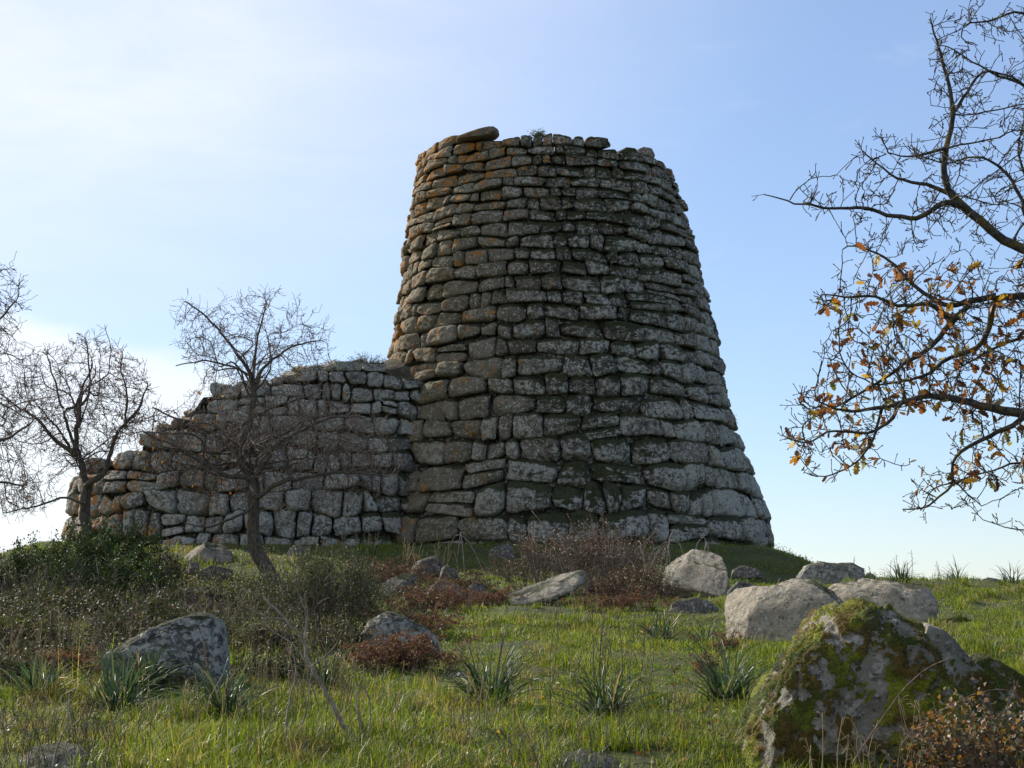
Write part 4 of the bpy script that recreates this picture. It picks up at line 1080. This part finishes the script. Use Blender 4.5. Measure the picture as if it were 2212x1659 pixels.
shrub('bramble_thicket', 'greyish bramble tangle at the left edge beyond the red fern', 'bramble', gh(50, 19), 1.2, .48, 1.2, 60, 3312, 0.042, M['leaf_thicket'], M['cane'], th_, arch=.5, bare=26, stem_r=.0075)
shrub('bramble_thicket', 'greyish weedy bramble between the sloping boulder and the small-leaved shrub', 'bramble', gh(560, 18.5), .8, .42, .8, 55, 2448, 0.038, M['leaf_thicket'], M['cane'], th_, arch=.4, bare=18, stem_r=.0065)
shrub('bramble_thicket', 'wide reddish-brown bramble thicket with arching canes at the tower foot', 'bramble', gh(1250, 32.5), 3.1, 1.42, 1.6, 190, 15000, .032, M['leaf_bramble'], M['cane2'], th_, arch=.4, bare=45, stem_r=.007)
shrub('bramble_thicket', 'red-brown low bramble between the tilted slab and the upright squarish boulder', 'bramble', gh(1365, 29), 1.5, .62, 1.0, 100, 6500, .028, M['leaf_bramble'], M['cane'], th_, arch=.4, bare=20)
shrub('bramble_thicket', 'pale-leaved bramble with dry curled leaves in the bottom right corner', 'bramble', gh(2125, 9.8), .95, .50, .6, 80, 2000, .032, M['leaf_pale'], M['cane'], th_, arch=.3, bare=40, stem_r=.003, lw=.8)

shrub('bramble_thicket', 'low straggling bramble just right of the lichen-spotted boulder', 'bramble', gh(600, 16.4), .75, .30, .6, 45, 1500, .032, M['leaf_thicket'], M['cane'], th_, arch=.4, bare=18, stem_r=.005)
shrub('bramble_thicket', 'low bramble at the left edge above the leftmost asphodel', 'bramble', gh(30, 15.6), .7, .32, .5, 45, 1500, .032, M['leaf_thicket'], M['cane'], th_, arch=.4, bare=18, stem_r=.005)
shrub('bramble_thicket', 'loose bramble between the small-leaved shrub and the red bracken clump', 'bramble', gh(735, 18.2), .8, .36, .6, 50, 1800, .032, M['leaf_thicket'], M['cane'], th_, arch=.4, bare=22, stem_r=.0055)

def canes(name, label, cat, base, n, length, rise, mat, r=.006, sd=0, spread=1.0, group=None):
    base = np.asarray(base, float); root = empty(name, base, label, cat, group)
    for k in range(n):
        bag = Bag(); a = rng.uniform(-math.pi, math.pi); l_ = length * rng.uniform(.6, 1.2)
        st = base + np.array((rng.normal() * .4 * spread, rng.normal() * .2 * spread, 0)); st[2] = float(G(st[0], st[1]))
        en = st + np.array((math.cos(a) * l_, math.sin(a) * l_ * .5, rise * rng.uniform(.2, .6)))
        pk = (st + en) / 2 + np.array((0, 0, rise * rng.uniform(1.2, 1.9)))
        pk = pk + (en - st) * rng.uniform(-.1, .45) + rng.normal(size=3) * .08; t = np.linspace(0, 1, 14)[:, None]; cw = (1 - t) ** 2 * st + 2 * t * (1 - t) * pk + t ** 2 * en; cw[1:] += np.cumsum(rng.normal(size=(13, 3)) * .012 * length, 0); tube(bag, cw[:rng.integers(9, 15)], r * .8, 4); bag.build('cane', mat, root)
    return root
canes('arching_canes', 'pale bare canes arching out of the thicket beside the upright boulder', 'canes', gh(1430, 31.5), 10, .8, .95, M['deadwood'], .011)
canes('arching_canes', 'pale bare canes arching over the middle of the wide bramble thicket', 'canes', gh(1200, 32.2), 12, .9, .9, M['deadwood'], .010, spread=1.6)

def bracken(label, base, wid, hgt, dep, n, group='dead bracken clumps'):
    """dead fern fronds: bent stalks with rows of shrivelled leaflets"""
    base = np.asarray(base, float); root = empty('bracken_clump', base, label, 'fern', group); sb, lb = Bag(), Bag(); C, D, N, LL = [], [], [], []; roots = []
    for _ in range(n):
        q = rng.normal(size=2) * .26; st = base + np.array((q[0] * wid, q[1] * dep, 0)); st[2] = float(G(st[0], st[1])) - .02
        a = rng.uniform(0, 2 * math.pi); ln = hgt * rng.uniform(.55, 1.25)
        en = st + np.array((math.cos(a) * ln * .7, math.sin(a) * ln * .7, ln * rng.uniform(.2, .9))); mid_ = st + (en - st) * .35 + np.array((0, 0, ln * .55))
        t = np.linspace(0, 1, 12)[:, None]; cv = (1 - t) ** 2 * st + 2 * t * (1 - t) * mid_ + t ** 2 * en
        roots.append(sb.n); tube(sb, cv, np.linspace(.004, .0015, 12), 3)
        m_ = 46; f = rng.uniform(.2, 1, m_) * 11; i_ = np.clip(f.astype(int), 0, 10); T = unit(cv[i_ + 1] - cv[i_])
        S = unit(np.cross(T, np.array((0, 0, 1.)))) * np.where(rng.random(m_) < .5, 1, -1)[:, None]
        c0 = cv[i_] + (cv[i_ + 1] - cv[i_]) * (f - i_)[:, None]; pl = (.16 * ln * (1.15 - f / 11))[:, None]
        g = rng.uniform(0, 1, m_)[:, None]
        C.append(c0 + (S * .9 + T * .4) * pl * g + rng.normal(size=(m_, 3)) * .012); D.append(S * .5 + T * .4 + rdir(m_) * .8 + np.array((0, 0, -.25))); LL.append(rng.uniform(.018, .045, m_) * (hgt / .45) ** .5)
    tie(sb, roots, base, 3)
    C = np.concatenate(C); D = np.concatenate(D); LL = np.concatenate(LL)
    leaf_cards(lb, C, D, rdir(len(C)), LL, LL * .45, .3, .3)
    sb.build('stalks', M['cane'], root); lb.build('fronds', M['bracken'], root)
bracken('rust-red dead bracken clump in front of the white-blotched boulder', gh(865, 17.0), .85, .36, .6, 120)
bracken('rust-red dead fern patch near the left edge, beside the lichen-spotted boulder', gh(150, 16.2), .55, .34, .5, 70)
bracken('thin brown fern tuft on the sunlit lawn left of the mossy boulder', gh(1520, 16.8), .3, .25, .3, 16)
bracken('brown fern tuft in the grass near the foot of the broad tan boulder', gh(1560, 19.4), .5, .22, .4, 22)
bracken('reddish dead bracken on the bank around the dark rounded rock', gh(870, 31.8), 1.5, .55, 1.0, 110)
bracken('reddish dead bracken sprawling below the flat-topped rock', gh(930, 26.5), 1.0, .5, .9, 110)
bracken('reddish bracken tangle between the bracken bank and the tilted slab', gh(1010, 30.5), .7, .5, .6, 60)
bracken('brown bracken strip behind the white-blotched boulder', gh(900, 22), .9, .42, .7, 80)
bracken('dead bracken in shade left of the tilted slab foot', gh(1060, 27.5), .7, .38, .5, 50)
bracken('tall dry bracken sprigs above the bank in front of the bastion corner', gh(830, 36), 1.1, .55, .6, 50)
bracken('dry brown bracken under the low red bramble', gh(1330, 26.5), 1.1, .38, .5, 70)

def asphodel(label, base, n, length, group='asphodel clumps'):
    base = np.asarray(base, float); root = empty('asphodel', base, label, 'asphodel', group); bag = Bag()
    for _ in range(n):
        a = rng.uniform(0, 2 * math.pi); l_ = length * rng.uniform(.55, 1.2); el = rng.uniform(.55, 1.5); bend = rng.uniform(.7, 2.3)
        h = np.array((math.cos(a), math.sin(a), 0)); s_ = np.array((-math.sin(a), math.cos(a), 0)); p = base + h * rng.uniform(0, .09) + s_ * rng.normal() * .05
        p[2] = float(G(p[0], p[1])) - .02; k = 8; V = []; wd = rng.uniform(.009, .018)
        tw = rng.uniform(-.5, .5)
        for j in range(k):
            f = j / (k - 1); ww = wd * (1 - f ** 3) * .5 + .0006
            up = -h * math.sin(el) + np.array((0, 0, math.cos(el))); ss = s_ * math.cos(tw * f) + up * math.sin(tw * f)
            V += [p - ss * ww + up * ww * .7, p.copy(), p + ss * ww + up * ww * .7]
            p = p + (h * math.cos(el) + np.array((0, 0, math.sin(el)))) * l_ / (k - 1); el -= bend * f * 2 / (k - 1) * 1.0
        i = np.arange(k - 1)[:, None] * 3
        bag.add(np.array(V), np.concatenate([np.stack([i + j, i + j + 1, i + j + 4, i + j + 3], -1).reshape(-1, 4) for j in (0, 1)]))
    bag.build('leaves', M['asphodel'], root)
ASP = [('large asphodel clump right of the red bracken, its strap leaves drooping', 1062, 14.2, 58, .46),
       ('large asphodel clump in the centre foreground with dry stems through it', 1310, 13.4, 55, .44),
       ('asphodel clump touching the left foot of the mossy boulder', 1565, 14.3, 60, .42),
       ('small asphodel clump on the lawn left of the broad tan boulder', 1425, 21, 34, .40),
       ('smallest asphodel tuft, closest to the broad tan boulder', 1518, 20.6, 20, .32),
       ('asphodel clump against the front of the lichen-spotted boulder', 315, 15.1, 55, .44),
       ('bushy asphodel clump lower left, in front of the spotted boulder clump', 262, 13.8, 60, .42),
       ('asphodel clump nearest the left edge, below the red fern', 98, 14.2, 60, .42),
       ('asphodel clump left of the dead forked stems, in dry grass', 495, 13.2, 45, .36),
       ('grassy asphodel clump right of the lichen-spotted boulder', 700, 15.8, 40, .38),
       ('asphodel clump silhouetted on the right skyline', 1940, 30, 45, .42),
       ('low asphodel tuft on the right skyline near the frame edge', 2180, 30.8, 25, .3),
       ('sparse asphodel tuft on the crest between two skyline stones', 2060, 31, 16, .3)]
for lab, px, d_, n_, l_ in ASP: asphodel(lab, gh(px, d_), int(n_ * rng.uniform(1.5, 2.1)), l_ * rng.uniform(.95, 1.5))

# broad-leaved green weeds and low plants
def weed(label, base, n, wid, L, hgt):
    root = empty('leafy_weed', base, label, 'weed', 'leafy green weeds'); bag, sb = Bag(), Bag()
    q = rng.normal(size=(n, 2)) * wid * .3; C = np.stack([base[0] + q[:, 0], base[1] + q[:, 1], 0 * q[:, 0]], -1); C[:, 2] = G(C[:, 0], C[:, 1]) + rng.uniform(.01, 1, n) * hgt
    for k in range(0, n, 4): tube(bag, [np.array((C[k, 0], C[k, 1], float(G(C[k, 0], C[k, 1])) - .02)), C[k]], [.003, .002], 3)
    LL = L * rng.uniform(.6, 1.3, n); leaf_cards(bag, C, rdir(n, -.3, .6), unit(rdir(n) * .5 + np.array((0, 0, 1))), LL, LL * .7, .2, .2)
    bag.build('foliage', M['nettle'], root)
weed('bright green leafy weeds between the spotted boulder and the bracken', gh(610, 16.8), 260, .7, .045, .16)
weed('green leafy weeds at the left edge behind the bottom-left grass', gh(300, 18.0), 160, .5, .04, .2)
weed('feathery green weed beside the upright squarish boulder', gh(1590, 32), 300, .5, .05, .22)
weed('small green plant at the foot of the skyline boulder', gh(1878, 30.5), 120, .3, .04, .15)
weed('tall green weed row on the shaded bank right of the tower foot', at(1720, 1225, 46.0), 420, 2.0, .07, .2)

# plants rooted in the masonry
def tuft(name, label, base, wid, hgt, n, L, mat, stems=14):
    base = np.asarray(base, float); root = empty(name, base, label, 'plant'); sb, lb = Bag(), Bag(); C = []
    for _ in range(stems):
        g = rdir(1, .15, 1)[0] * np.array((wid * .5, wid * .4, hgt)) * rng.uniform(.6, 1.1); cv = np.array([base, base + g * .5 + rng.normal(size=3) * .03, base + g]); tube(sb, cv, [.008, .006, .004], 3)
        m_ = max(1, n // stems); f = rng.uniform(.2, 1.05, m_)[:, None]; C.append(base + g * f + rng.normal(size=(m_, 3)) * .05)
    C = np.concatenate(C); LL = L * rng.uniform(.6, 1.3, len(C)); leaf_cards(lb, C, rdir(len(C)), rdir(len(C)), LL, LL * .45)
    sb.build('stems', M['twig'], root); lb.build('foliage', mat, root)
tuft('wall_plant', 'dark tuft of plant growing on top of the tower rim', at(1165, 299, 46.7), .5, .24, 900, .045, M['leaf_evergreen'])
tuft('wall_plant', 'small plant sprouting from the right flank of the tower', t_surf(np.array(1.30), np.array(6.6), np.array(.02)), .35, .3, 160, .04, M['leaf_shrub'])
tuft('wall_plant', 'green fern tuft in a joint low on the right of the tower', at(1512, 1052, 45.1), .3, .3, 200, .05, M['leaf_evergreen'])
def top_at(px, inn):
    fr = np.nonzero(plan[:, 1] < 49)[0]; kk = fr[int(np.argmin(np.abs(1106 + FPX * plan[fr, 0] / plan[fr, 1] - px)))]
    return b_surf(np.array(arc[kk]), np.array(b_top(arc[kk]) - .02), np.array(-inn))
tuft('dry_shrub', 'grey dead brushwood on the bastion top against the tower', top_at(825, .7), 1.3, .42, 1500, .035, M['leaf_thicket'], 70)
tuft('dry_shrub', 'pale dry tuft on the bastion top above the leaning tree', top_at(640, .4), .8, .26, 500, .05, M['straw'], 50)
tuft('dry_shrub', 'yellowish dry tuft on the bastion top left of the brushwood', top_at(725, .4), .8, .24, 500, .05, M['straw'], 50)
tuft('dry_shrub', 'low brown scrub on the highest step of the bastion left end', top_at(470, .5), .7, .22, 500, .04, M['leaf_thicket'], 40)
tuft('dry_shrub', 'small dry tuft on the stepped edge above the forked tree', top_at(320, .4), .5, .2, 300, .04, M['straw'], 30)

# dry weed stalks and dead wood
def stalks(name, label, items, mat, cat, group=None, seeds=False):
    P0 = items[0][0][0]; root = empty(name, (P0[0], P0[1], float(G(P0[0], P0[1]))), label, cat, group)
    for P, r0, r1 in items:
        bag = Bag(); C = cat_rom(np.asarray(P), 5); C[1:-1] += rng.normal(size=C[1:-1].shape) * r0 * .25
        tube(bag, C, np.linspace(r0, r1, len(C)), 5); bag.build('stalk' if 'stalk' in name else 'branch', mat, root)
    return root
d_ = 11.8
stalks('dead_branch', 'long weathered dead branch leaning up through the grass left of centre', [(pts([(815, 1680), (770, 1600), (735, 1555), (700, 1490), (672, 1440), (650, 1380), (610, 1330), (570, 1290)], d_), .020, .006), (pts([(655, 1390), (662, 1330), (640, 1270)], d_), .005, .002), (pts([(690, 1475), (640, 1400), (600, 1370), (560, 1340)], d_ + .1), .006, .002), (pts([(620, 1340), (570, 1330), (530, 1310)], d_), .004, .002), (pts([(672, 1440), (720, 1400), (740, 1360)], d_ - .1), .004, .002)], M['deadwood'], 'branch')
stalks('dead_plant', 'pair of thin pale forked dead stems standing left of the long branch', [(pts([(598, 1680), (615, 1600), (625, 1520), (640, 1450), (628, 1400)], d_ - .4), .010, .0035), (pts([(608, 1640), (650, 1570), (668, 1500), (672, 1450)], d_ - .4), .008, .003), (pts([(620, 1560), (570, 1590), (530, 1600)], d_ - .4), .003, .0015), (pts([(600, 1670), (640, 1610), (660, 1570)], d_ - .5), .004, .0015)], M['deadwood'], 'stem')
stalks('dead_plant', 'curved brownish flower stalk standing among dry grass below the red bracken', [(pts([(790, 1680), (785, 1600), (772, 1530), (768, 1475)], d_ - .2), .008, .004), (pts([(772, 1478), (795, 1500), (800, 1560), (790, 1610), (770, 1680)], d_ - .2), .005, .003)], M['deadwood'], 'stem')
stalks('dead_plant', 'thin dark forked stick in front of the bottom-left boulder', [(pts([(112, 1680), (122, 1620), (145, 1560), (150, 1500)], 10.0), .006, .003), (pts([(130, 1590), (165, 1560), (185, 1545)], 10.0), .003, .0015)], M['deadwood'], 'stem')
stalks('dead_branch', 'gnarled fallen branch lying in the grass right of centre', [(pts([(1655, 1607), (1600, 1604), (1560, 1598), (1500, 1600), (1440, 1588), (1380, 1600)], 11.8), .018, .006), (pts([(1580, 1600), (1540, 1580), (1500, 1570)], 11.8), .006, .002), (pts([(1500, 1600), (1470, 1620), (1440, 1625)], 11.7), .005, .002)], M['oakbark'], 'branch')
stalks('dead_branch', 'dark stick stuck obliquely in the grass below the centre asphodel', [(pts([(1135, 1640), (1090, 1590), (1080, 1575)], 11.2), .006, .004)], M['oakbark'], 'branch')
stalks('bramble_cane', 'single thorny cane arching across the face of the mossy boulder', [(pts([(1840, 1650), (1900, 1560), (1960, 1480), (2010, 1440), (2060, 1420)], 9.9)[::1], .004, .003), (pts([(1905, 1700), (1960, 1590), (2080, 1510), (2170, 1490), (2220, 1530), (2290, 1640)], 10.0), .004, .002)], M['cane'], 'cane')
for n_, (px, dd, cnt, hh, lab) in enumerate([(1300, 14.2, 16, .75, 'sparse dry thistle stalks rising behind the centre asphodel'), (1275, 24, 12, .55, 'dry seed-headed stalks at the lower edge of the bramble thicket'), (905, 37.5, 22, .75, 'tall straw stalks in front of the tower and bastion corner'), (790, 43, 10, .5, 'thin dry stalks in shaded grass at the bastion corner'), (1850, 9.9, 22, .40, 'dry pale weed stalks in front of the mossy boulder'), (1120, 16.2, 10, .4, 'dry grass stems beside the large asphodel clump'), (500, 20, 20, .55, 'tall dry weeds right of the lichen-spotted boulder'), (200, 18.5, 18, .4, 'dry pale weeds between the dark bramble and the red fern'), (1940, 30.3, 9, .45, 'fine dry stalks above the skyline asphodel'), (25, 33, 8, .75, 'two tall dry stalks by the left evergreen bush'), (560, 14.6, 26, .42, 'dry grass stalks left of the long dead branch'), (730, 13.4, 24, .40, 'dry grass stalks around the foot of the curved flower stalk'), (400, 12.6, 20, .34, 'short dry stalks in the grass below the spotted boulder'), (1010, 12.2, 16, .30, 'short dry stalks at the bottom below the large asphodel clump'), (100, 17.6, 26, .5, 'tall dry stalks behind the red fern at left')]):
    b_ = gh(px, dd); items = []; stems_ = []; sprigs = {}
    for _ in range(cnt):
        s_ = b_ + np.array((rng.normal() * .02 * dd ** .9, rng.normal() * .12, 0)); s_[2] = float(G(s_[0], s_[1])); h = hh * rng.uniform(.5, 1.15); ln = rng.normal(size=2) * .16 * h
        top = s_ + np.array((ln[0], ln[1], h)); stems_.append(([s_, (s_ + top) / 2 + rng.normal(size=3) * .02, top], .0028 + dd * .00009, .0016 + dd * .00006))
        for _k in range(4):
            f = rng.uniform(.5, .95); p = s_ + (top - s_) * f; e_ = p + rdir(1, .1, .9)[0] * h * .14; sprigs.setdefault(len(stems_) - 1, []).append(([p, (p + e_) / 2 + np.array((0, 0, .01)), e_], .0014 + dd * .00003, .001 + dd * .00003))
    root = empty('dry_stalks', (b_[0], b_[1], b_[2]), lab, 'dry stalks', 'tufts of dry stalks')
    for k_, it in enumerate(stems_):
        bag = Bag()
        for P, r0, r1 in [it] + sprigs[k_]:
            C = cat_rom(np.asarray(P), 4); tube(bag, C, np.linspace(r0, r1, len(C)), 4)
        bag.build('stalk', M['straw'] if n_ != 0 else M['twig'], root)
    continue
    stalks('dry_stalks', lab, items, M['straw'] if n_ not in (0,) else M['twig'], 'dry stalks', 'tufts of dry stalks')

# ------------------------------------------------------------------ rough ground cover on the left bank
def undergrowth():
    N = 90000; y = rng.uniform(15.0, 36, N); px = rng.uniform(-40, 1060, N); x = (px - 1106) / FPX * y
    p = np.stack([x, y, 0 * x], -1); f = fbm(p * .7, 3, 101); g = fbm(p * 1.9, 3, 103)
    dens = sstep(-x / y, .10, .17) * sstep(y, 16, 18.5) * .95 + sstep(-x / y, .02, .05) * sstep(y, 18.5, 21) * .45
    keep = rng.random(N) < .75 * np.clip(dens, 0, 1) * sstep(f + .5 * g, -.20, .12); x, y, f, g = x[keep], y[keep], f[keep], g[keep]; n = len(x)
    h = rng.random(n) ** .7 * (.10 + .38 * np.clip(f + .6 * g + .25, 0, 1)); C = np.stack([x, y, G(x, y) + h], -1)
    L = rng.uniform(.022, .06, n); bag = Bag(); leaf_cards(bag, C, rdir(n, -.4, .8), unit(rdir(n) * .7 + np.array((0, 0, .9))), L, L * .6, .25, .15)
    o = bag.build('undergrowth', M['leaf_thicket']); tag(o, 'low leafy scrub covering the bank below the bastion', 'undergrowth', kind='stuff')
    bag = Bag(); m = 0
    N = 8200; y = 9.7 * (36 / 9.7) ** rng.random(N); px = rng.uniform(-40, 2260, N); x = (px - 1106) / FPX * y
    p = np.stack([x, y, 0 * x], -1); f = fbm(p * .8, 3, 111)
    dens = .10 + 1.5 * sstep(-x / y, .0, .12) * sstep(y, 14, 18) + .65 * (1 - sstep(y, 11.5, 14.5)) + .25 * sstep(-x / y, .05, .14)
    dens = np.where((x / y > .03) & (y > 14), .02, dens)
    keep = rng.random(N) < dens * sstep(f, -.15, .25)
    for x_, y_ in zip(x[keep], y[keep]):
        b0_ = np.array((x_, y_, float(G(x_, y_)) - .01)); h = rng.uniform(.12, .42) * (.7 + .02 * y_) * (1.0 + .7 * (x_ / y_ < -.10) * (y_ > 16)); a = rng.uniform(0, 6.28); ln = rng.uniform(.1, .7) * h
        e_ = b0_ + np.array((math.cos(a) * ln, math.sin(a) * ln, h)); c_ = (b0_ + e_) / 2 + np.array((-math.cos(a) * ln * .25, -math.sin(a) * ln * .25, h * .12))
        t = np.linspace(0, 1, 5)[:, None]; r = .0009 + .00008 * y_
        tube(bag, (1 - t) ** 2 * b0_ + 2 * t * (1 - t) * c_ + t ** 2 * e_, np.linspace(r * 1.3, r * .7, 5), 3)
        for _ in range(rng.integers(0, 4)):
            q = b0_ + (e_ - b0_) * rng.uniform(.45, .95); d_ = rdir(1, -.1, .9)[0] * h * .2; tube(bag, [q, q + d_ * .5 + np.array((0, 0, .006)), q + d_], [r * .8, r * .7, r * .9], 3)
    o = bag.build('dry_weeds', M['weedstem']); tag(o, 'thin dry weed stems scattered through the rough grass', 'dry weeds', kind='stuff')
undergrowth()

def low_weeds():
    N = 60000; y = 9.7 * (34 / 9.7) ** rng.random(N); x = rng.uniform(-.3, .3, N) * y; p = np.stack([x, y, 0 * x], -1)
    keep = rng.random(N) < sstep(fbm(p * 1.5, 3, 121), -.02, .25); x, y = x[keep], y[keep]; n = len(x)
    C = np.stack([x, y, G(x, y) + rng.uniform(.0, .055, n)], -1); L = rng.uniform(.012, .034, n); bag = Bag()
    leaf_cards(bag, C, rdir(n, -.2, .5), unit(rdir(n) * .5 + np.array((0, 0, 1.))), L, L * .75, .2, .1)
    o = bag.build('low_weeds', M['nettle']); tag(o, 'small broad leaves growing among the grass blades', 'weeds', kind='stuff')
    n = 900; y = 9.8 * (22 / 9.8) ** rng.random(n); x = rng.uniform(-.06, .3, n) * y; C = np.stack([x, y, G(x, y) + rng.uniform(.01, .05, n)], -1); L = rng.uniform(.025, .06, n); bag = Bag()
    leaf_cards(bag, C, rdir(n, -.3, .3), unit(rdir(n) * .6 + np.array((0, 0, 1.))), L, L * .6, .4, .2)
    o = bag.build('fallen_leaves', M['leaf_oak']); tag(o, 'brown fallen oak leaves lying in the grass', 'leaves', kind='stuff')
low_weeds()

# ------------------------------------------------------------------ grass: too many blades to count
def blades(X, Y, H, W, lean, dry):
    n = len(X); Zb = G(X, Y) - .01
    a = rng.uniform(0, 2 * math.pi, n); dirv = np.stack([np.cos(a), np.sin(a)], -1)
    # blades mostly show their broad side
    s_ = np.stack([np.cos(a + rng.normal(0, .7, n) + math.pi / 2), np.sin(a + rng.normal(0, .7, n) + math.pi / 2)], -1)
    L_ = lean * H; base = np.stack([X, Y, Zb], -1)
    m1 = base + np.concatenate([dirv * (L_ * .28)[:, None], (H * .55)[:, None]], 1)
    tp = base + np.concatenate([dirv * L_[:, None], (H * np.sqrt(np.maximum(.15, 1 - lean ** 2 * .6)))[:, None]], 1)
    S = np.concatenate([s_ * (W * .5)[:, None], np.zeros((n, 1))], 1)
    V = np.stack([base - S, base + S, m1 + S * .8, m1 - S * .8, tp], 1).reshape(-1, 3)
    o = np.arange(n)[:, None] * 5
    return V, o + np.array([[0, 1, 2, 3]]), o + np.array([[3, 2, 4]]), np.repeat(dry, 5)

def build_grass():
    N = 520000
    # density falls with distance so that the blades stay a similar size in sight
    y = 9.5 * (50 / 9.5) ** rng.random(N * 2) ** 1.12; x = rng.uniform(-.31, .31, N * 2) * y
    px = 1106 + FPX * x / y
    keep = (y < 44.5) | (x > 4)
    keep &= ~((np.hypot(x - TX, y - TY) < 5.4)) & ~((x < -2) & (y > 45.2))
    p = np.stack([x, y, 0 * x], -1)
    dn = fbm(p * .6, 3, 61); cl = fbm(p * 2.1, 3, 67); dr = fbm(p * .55, 3, 71)
    left = sstep(-x / y, .02, .14)        # rougher, drier growth towards the left
    keep &= rng.random(len(x)) < np.clip(.72 + .5 * cl, .12, 1)
    for (c_, w_, d0) in ((100, 140, 10.9), (185, 100, 10.5), (1275, 135, 10.8), (1440, 85, 10.9), (985, 45, 16.6), (360, 130, 15.6)):
        keep &= ~((np.abs(px - c_) < w_) & (y < d0) & (y > d0 - 1.4) & (rng.random(len(x)) < .95))
    bank_ = sstep(-x / y, .115, .16) * sstep(y, 16.5, 18.5) * (1 - sstep(y, 33, 36))       # under the scrub on the left
    mid_ = sstep(-x / y, .03, .06) * sstep(y, 18.5, 20.5) * (1 - sstep(y, 31, 34))
    keep &= rng.random(len(x)) > np.maximum(bank_ * .75, mid_ * .5)
    hole = sstep(fbm(p * 1.35 + 31, 3, 91), .16, .34); keep &= rng.random(len(x)) > hole * .6
    i = np.nonzero(keep)[0][:N]; x, y, dn, cl, dr, left = (v[i] for v in (x, y, dn, cl, dr, left))
    n = len(x)
    H = (.036 + .032 * np.clip(cl + .3, 0, 1) + .05 * np.clip(dn, 0, 1)) * rng.uniform(.55, 1.5, n)
    H = H * (.6 + 1.5 * np.clip(fbm(np.stack([x * 1.2, y * 1.2, 0 * x], -1), 3, 87) + .15, 0, 1))
    near = 1 - sstep(y, 10, 14.5); H = H * (1 + .12 * near + .35 * left * (y > 13))
    long_ = rng.random(n) < (.03 + .05 * near + .06 * left) * (1 + 2 * np.clip(cl, 0, 1)); H = np.where(long_, H * rng.uniform(1.5, 2.6, n), H)
    W = (.0022 + .00026 * y) * rng.uniform(.7, 1.4, n)
    lean = np.clip(rng.normal(.5, .3, n), .02, 1.1)
    tuft_ = sstep(fbm(np.stack([x * 1.6, y * 1.1, 0 * x], -1), 3, 83), .18, .38)
    dry = np.clip(tuft_ * (.35 + .3 * left) + sstep(dr, .15, .45) * (.10 + .22 * left) + .02 + .05 * left, 0, .9)
    dry = np.where(rng.random(n) < dry, 1.0, .0)
    # tussocks: longer arching blades springing from common roots
    nt_ = 1200; ty = 9.8 * (30 / 9.8) ** rng.random(nt_); tx = rng.uniform(-.29, .29, nt_) * ty; tk = rng.random(nt_) < .45 + .55 * sstep(fbm(np.stack([tx, ty, 0 * tx], -1) * .5, 2, 93), -.2, .3); tx, ty = tx[tk], ty[tk]
    nb = rng.integers(25, 70, len(tx)); bx = np.repeat(tx, nb); by = np.repeat(ty, nb); nB = len(bx)
    bx = bx + rng.normal(0, .045, nB); by = by + rng.normal(0, .045, nB); td = np.repeat(np.where(rng.random(len(tx)) < .3, .75, .08), nb)
    bh_ = np.repeat(rng.uniform(.09, .22, len(tx)), nb) * rng.uniform(.5, 1.2, nB)
    x = np.concatenate([x, bx]); y = np.concatenate([y, by]); H = np.concatenate([H, bh_]); W = np.concatenate([W, .0022 + .0002 * by])
    lean = np.concatenate([lean, np.clip(rng.normal(.75, .35, nB), .05, 1.25)]); dry = np.concatenate([dry, (rng.random(nB) < td) * 1.0])
    V, Q, T, A = blades(x, y, H, W, lean, dry)
    g = mesh('grass', V, [Q, T], M['grass'], None, True, {'dry': A})
    tag(g, 'green winter grass with dry straw blades covering the slope', 'grass', kind='stuff')
build_grass()
